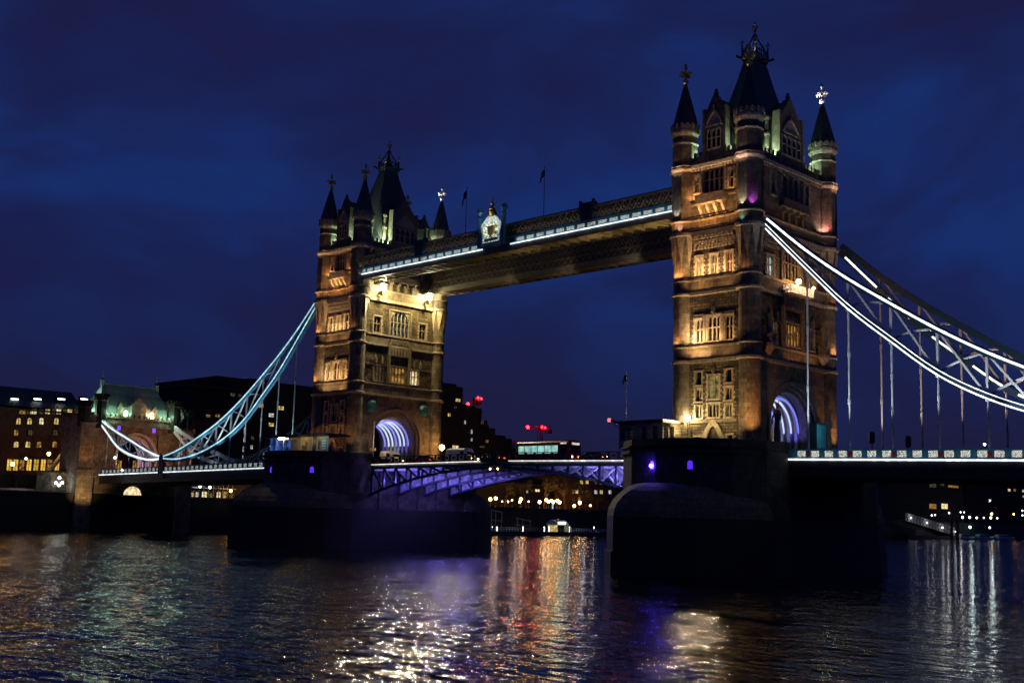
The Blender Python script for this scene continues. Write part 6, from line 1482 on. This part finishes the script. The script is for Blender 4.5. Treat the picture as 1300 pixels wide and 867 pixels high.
for px0, px1, py0, py1, lab in ((622, 638, 647, 662, 'pale gantry frame of a moored boat at the left of the floating pier'), (655, 674, 658, 668, 'white framed gangway hoist standing on the floating pier')):
    a1, b1 = at(px0, py1, 0, -170), at(px1, py0, 0, -170); q = MB()
    q.beam((-170, a1.y, b1.z), (-170, b1.y, b1.z-0.8), 0.25, 0.3)
    for f_ in (0.1, 0.45, 0.95): y = a1.y+(b1.y-a1.y)*f_; q.beam((-170, y, -4.7), (-170, y, b1.z-0.8*f_), 0.2, 0.2)
    q.beam((-170, a1.y, a1.z+0.5), (-170, b1.y, a1.z+0.3), 0.15, 0.2)
    tag(q.build('gantry', 'canvas', loc=(-170, a1.y, -4.7)), lab, 'gantry')

# ------------------------------------------------------------------ right: far bank below the right span
fx = -170.0
for nm, lab, p0, p1, pt, X_, wins in (
    ('riverside_block', 'dark riverside flats with two square yellow windows, right of the nearer pier', 1098, 1222, 598, -190.0, ((1184, 642.5, 9, 6, 'win_amber'), (1199, 642.5, 8, 6.5, 'win_bright'), (1210, 617.5, 13, 2.6, 'win_amber'), (1206, 608.5, 12, 1.8, 'win_dim'), (1217, 609, 4, 2.5, 'win_white'), (1140, 608, 14, 3, 'win_dim'), (1184, 615, 9, 7, 'win_dim'), (1196, 614, 5, 5, 'win_dim'))),
    ('riverside_block', 'dark riverside flats with scattered small lights at the right edge', 1225, 1420, 600, -200.0, ((1281, 622, 3, 3, 'win_bright'), (1288, 622, 3, 3, 'win_amber'), (1299, 623, 3, 3, 'win_white'), (1256, 635.5, 2, 4, 'win_white'), (1299, 630, 2, 2, 'win_white'), (1264, 644.5, 1.6, 1.6, 'win_dim')))):
    t, A, B = block(nm, lab, 'building', p0, p1, pt, X_, 22, 'dark_concrete', group='riverside blocks')
    for px, py, w, h, m_ in wins: fac_window(t, px, py, w, h, 0, X_+0.1, m_)
# white lattice gangway down to a pontoon
a, b = at(1150, 657, 0, -168.0), at(1212, 676, 0, -164.0)
t = thing('gangway', 'lit white lattice gangway sloping down to the water right of the nearer pier', 'gangway', tuple(a))
q = MB()
for dz in (0, 3.4): q.beam(a+Vector((0, 0, dz-1.2)), b+Vector((0, 0, dz-1.2)), 0.5, 0.35)
n = 16
for i in range(n):
    p0, p1 = a.lerp(b, i/n), a.lerp(b, (i+1)/n); q.beam(p0+Vector((0, 0, -1.2)), p1+Vector((0, 0, 2.2)), 0.28, 0.25); q.beam(p0+Vector((0.1, 0, 2.2)), p1+Vector((0.1, 0, -1.2)), 0.28, 0.25); q.beam(p0+Vector((0, 0, -1.2)), p0+Vector((0, 0, 2.2)), 0.3, 0.25)
q.build('lattice', 'white_paint', t)
q = MB(); q.beam(a+Vector((-2, 0, -1.3)), b+Vector((-2, 0, -1.3)), 4.0, 0.3); q.build('walkway', 'canvas', t)
for f_ in (0.06, 0.38, 0.70, 0.98): P = a.lerp(b, f_)+Vector((1.0, 0, 0.4)); q = MB(); q.sphere(P, 0.36, 8, 6); q.build('lamp', 'lamp_white', t); point(tuple(P+Vector((2.5, 0, 0.3))), (1, 0.95, 0.85), 60, 0.3)
a, b = at(1168, 681, 0, -166.0), at(1212, 683, 0, -166.0)
q = MB(); q.box(-172, -164, a.y, b.y+60, WZ-0.4, -4.2); q.box(-171, -168, a.y, b.y, -4.2, -1.6)
tag(q.build('pontoon', 'walkway_grey', loc=(-168, a.y, WZ)), 'grey moored pontoon at the foot of the lattice gangway', 'pontoon')
for px in (1207.5, 1215):
    P0, P1 = at(px, 662, 0, -160.0), at(px, 686, 0, -160.0); q = MB(); q.rev(P0.x, P0.y, [(0.75, WZ-3), (0.75, P0.z), (0.2, P0.z+1.2)], 10); tag(q.build('mooring_pile', 'wet_granite', loc=(P0.x, P0.y, WZ)), 'thick dark mooring pile at the end of the lattice gangway', 'pile', 'mooring piles')
rl = [(1231.5, 669, .62, 'lamp_white'), (1256.5, 669.5, .5, 'lamp_white'), (1222, 656.5, .55, 'lamp_white'), (1231, 656.5, .6, 'lamp_white'), (1240, 657, .5, 'lamp_white'), (1249, 657, .4, 'lamp_white'), (1258, 657, .6, 'lamp_white'), (1266, 657.5, .45, 'lamp_white'), (1259, 652, .5, 'lamp_warm'), (1287, 652.5, .4, 'lamp_warm'), (1257, 635, .35, 'lamp_white'), (1298, 648, .4, 'lamp_white'), (1298, 654, .4, 'lamp_white'), (1183, 654, .4, 'lamp_white'), (1187, 653.5, .35, 'lamp_white'), (1205, 651, .4, 'lamp_white'), (1219.5, 650, .35, 'lamp_white'), (1224, 650, .3, 'lamp_white')]
for i, (px, py, r, m_) in enumerate(rl):
    X_ = -168.0 if i < 2 else -176.5-(i % 4)*1.5; P = at(px, py, 0, X_)
    lab = {0: 'largest white quay lamp at the right, over the pontoon beyond the gangway', 1: 'second large white quay lamp at the right, nearer the frame edge'}.get(i, 'small lamp on the far quay beyond the gangway at the right' if m_ == 'lamp_white' else 'small amber lamp on the far quay beyond the gangway at the right')
    street_lamp(tuple(P), max(2.2, P.z-(2.6 if i > 1 else -4.2)), lab, m_, 0, r=r, grp='right quay lamps' if i > 1 else 'large right quay lamps')
    if i < 2: point(tuple(P+Vector((1.5, -1.5, 0))), (0.7, 1, 0.95), 130, 0.3)
# low boats at the right pontoon
def boat(px, lab, L=14):
    P = at(px, 682, 0, -163.5); t = thing('moored_boat', lab, 'boat', (P.x, P.y, WZ), 'moored boats at the right')
    q = MB(); y0 = P.y-L/2
    secs = [(y0, 0.9, 0.2), (y0+1.2, 1.6, 0.0), (y0+L*0.6, 1.7, 0.0), (y0+L*0.85, 1.2, 0.15), (y0+L, 0.15, 0.5)]
    vs = []; fs = []
    for y, w, rz in secs: vs += [(P.x-w*0.7, y, WZ-0.3), (P.x+w*0.7, y, WZ-0.3), (P.x+w, y, WZ+1.2+rz), (P.x-w, y, WZ+1.2+rz)]
    for i in range(4):
        for k in range(4): fs.append((4*i+k, 4*i+(k+1) % 4, 4*i+4+(k+1) % 4, 4*i+4+k))
    fs += [(0, 1, 2, 3), (16, 19, 18, 17)]; q.add(vs, fs); q.build('hull', 'pale_paint', t)
    q = MB(); q.prism([(P.x-1.2, y0+2), (P.x+1.2, y0+2), (P.x+1.0, y0+L*0.6), (P.x-1.0, y0+L*0.6)], WZ+1.2, WZ+2.9, 0.9); q.build('cabin', 'white_paint', t)
    q = MB(); q.box(P.x+1.1, P.x+1.2, y0+2.6, y0+L*0.55, WZ+1.8, WZ+2.4); q.build('window', 'glass_dark', t)
boat(1226, 'white cabin boat moored under the largest quay lamp', 20); boat(1250, 'pale boat moored between the two large quay lamps', 22); boat(1276, 'dim pale boat moored near the right edge', 26)

# ------------------------------------------------------------------ winter trees
def tree_mesh(seed, H, crown_n, bare):
    rnd = random.Random(seed); tr = MB(); tips = []
    def grow(p, d, L_, r, lev):
        pts = [p]; q = p
        for i in range(3):
            d = (d+Vector((rnd.uniform(-.16, .16), rnd.uniform(-.16, .16), rnd.uniform(-.02, .12)))).normalized(); q = q+d*(L_/3); pts.append(q)
        tr.tube(pts, r, 6 if lev < 2 else 4, r*0.62); tips.append((q, lev))
        if lev < (4 if bare else 3):
            for k in range(rnd.choice((2, 3, 3))):
                a = rnd.uniform(0, 2*PI); t_ = rnd.uniform(0.35, 0.8); nd = (d*(1-t_*0.5)+Vector((math.cos(a), math.sin(a), 0.25))*t_).normalized()
                grow(pts[rnd.choice((2, 3))], nd, L_*rnd.uniform(0.62, 0.8), r*0.55, lev+1)
    grow(Vector((0, 0, -0.3)), Vector((0, 0, 1)), H*0.34, H*0.022, 0)
    cr = MB(); hi = [p for p, l in tips if l >= 2]
    for k in range(crown_n):
        c = rnd.choice(hi)+Vector((rnd.gauss(0, H*0.045), rnd.gauss(0, H*0.045), rnd.gauss(0, H*0.04))); s_ = H*rnd.uniform(0.008, 0.02)
        u = Vector((rnd.uniform(-1, 1), rnd.uniform(-1, 1), rnd.uniform(-1, 1))).normalized(); w = u.cross(Vector((rnd.uniform(-1, 1), rnd.uniform(-1, 1), 1))).normalized()
        cr.add([c-u*s_, c+w*s_*0.6, c+u*s_, c-w*s_*0.6], [(0, 1, 2, 3)])
    return tr, cr
def plant_tree(proto, P, lab, grp):
    return copy_tree(proto, tuple(P), lab)
def make_tree(seed, H, n, bare, P, lab, grp):
    t = thing('bare_tree' if bare else 'quay_tree', lab, 'tree', tuple(P), grp); tr, cr = tree_mesh(seed, H, n, bare)
    for m_, nm, mt in ((tr, 'trunk', 'bark'), (cr, 'crown', 'leaf')):
        if not m_.v: continue
        m_.v = [tuple(Vector(v)+Vector(P)) for v in m_.v]; m_.build(nm, mt, t)
    return t
lab_t = 'thin leaved tree lit amber by the quay lamps under the bascules'
pt = None
for i, (px, X_, H, seed) in enumerate(((641, -188, 11, 3), (668, -191, 12, 4), (690, -189, 13, 5), (706, -192, 14, 6), (718, -187, 12, 7), (728, -190, 13, 8), (744, -187, 9, 9), (758, -188, 8, 10))):
    P = at(px, 640, 0, X_); make_tree(seed, H, 900, False, (P.x, P.y, 2.6), lab_t, 'trees on the far quay under the bascules')
for i, (px, py, X_, H, seed, lab) in enumerate(((-6, 606, -178, 13, 21, 'bare dark tree at the left frame edge before the arcade'), (22, 606, -184, 10, 22, 'smaller bare dark tree right of the one at the left edge'))):
    P = at(px, py, 0, X_); make_tree(seed, H, 0, True, (P.x, P.y, 2.6), lab, 'bare trees at the far left')
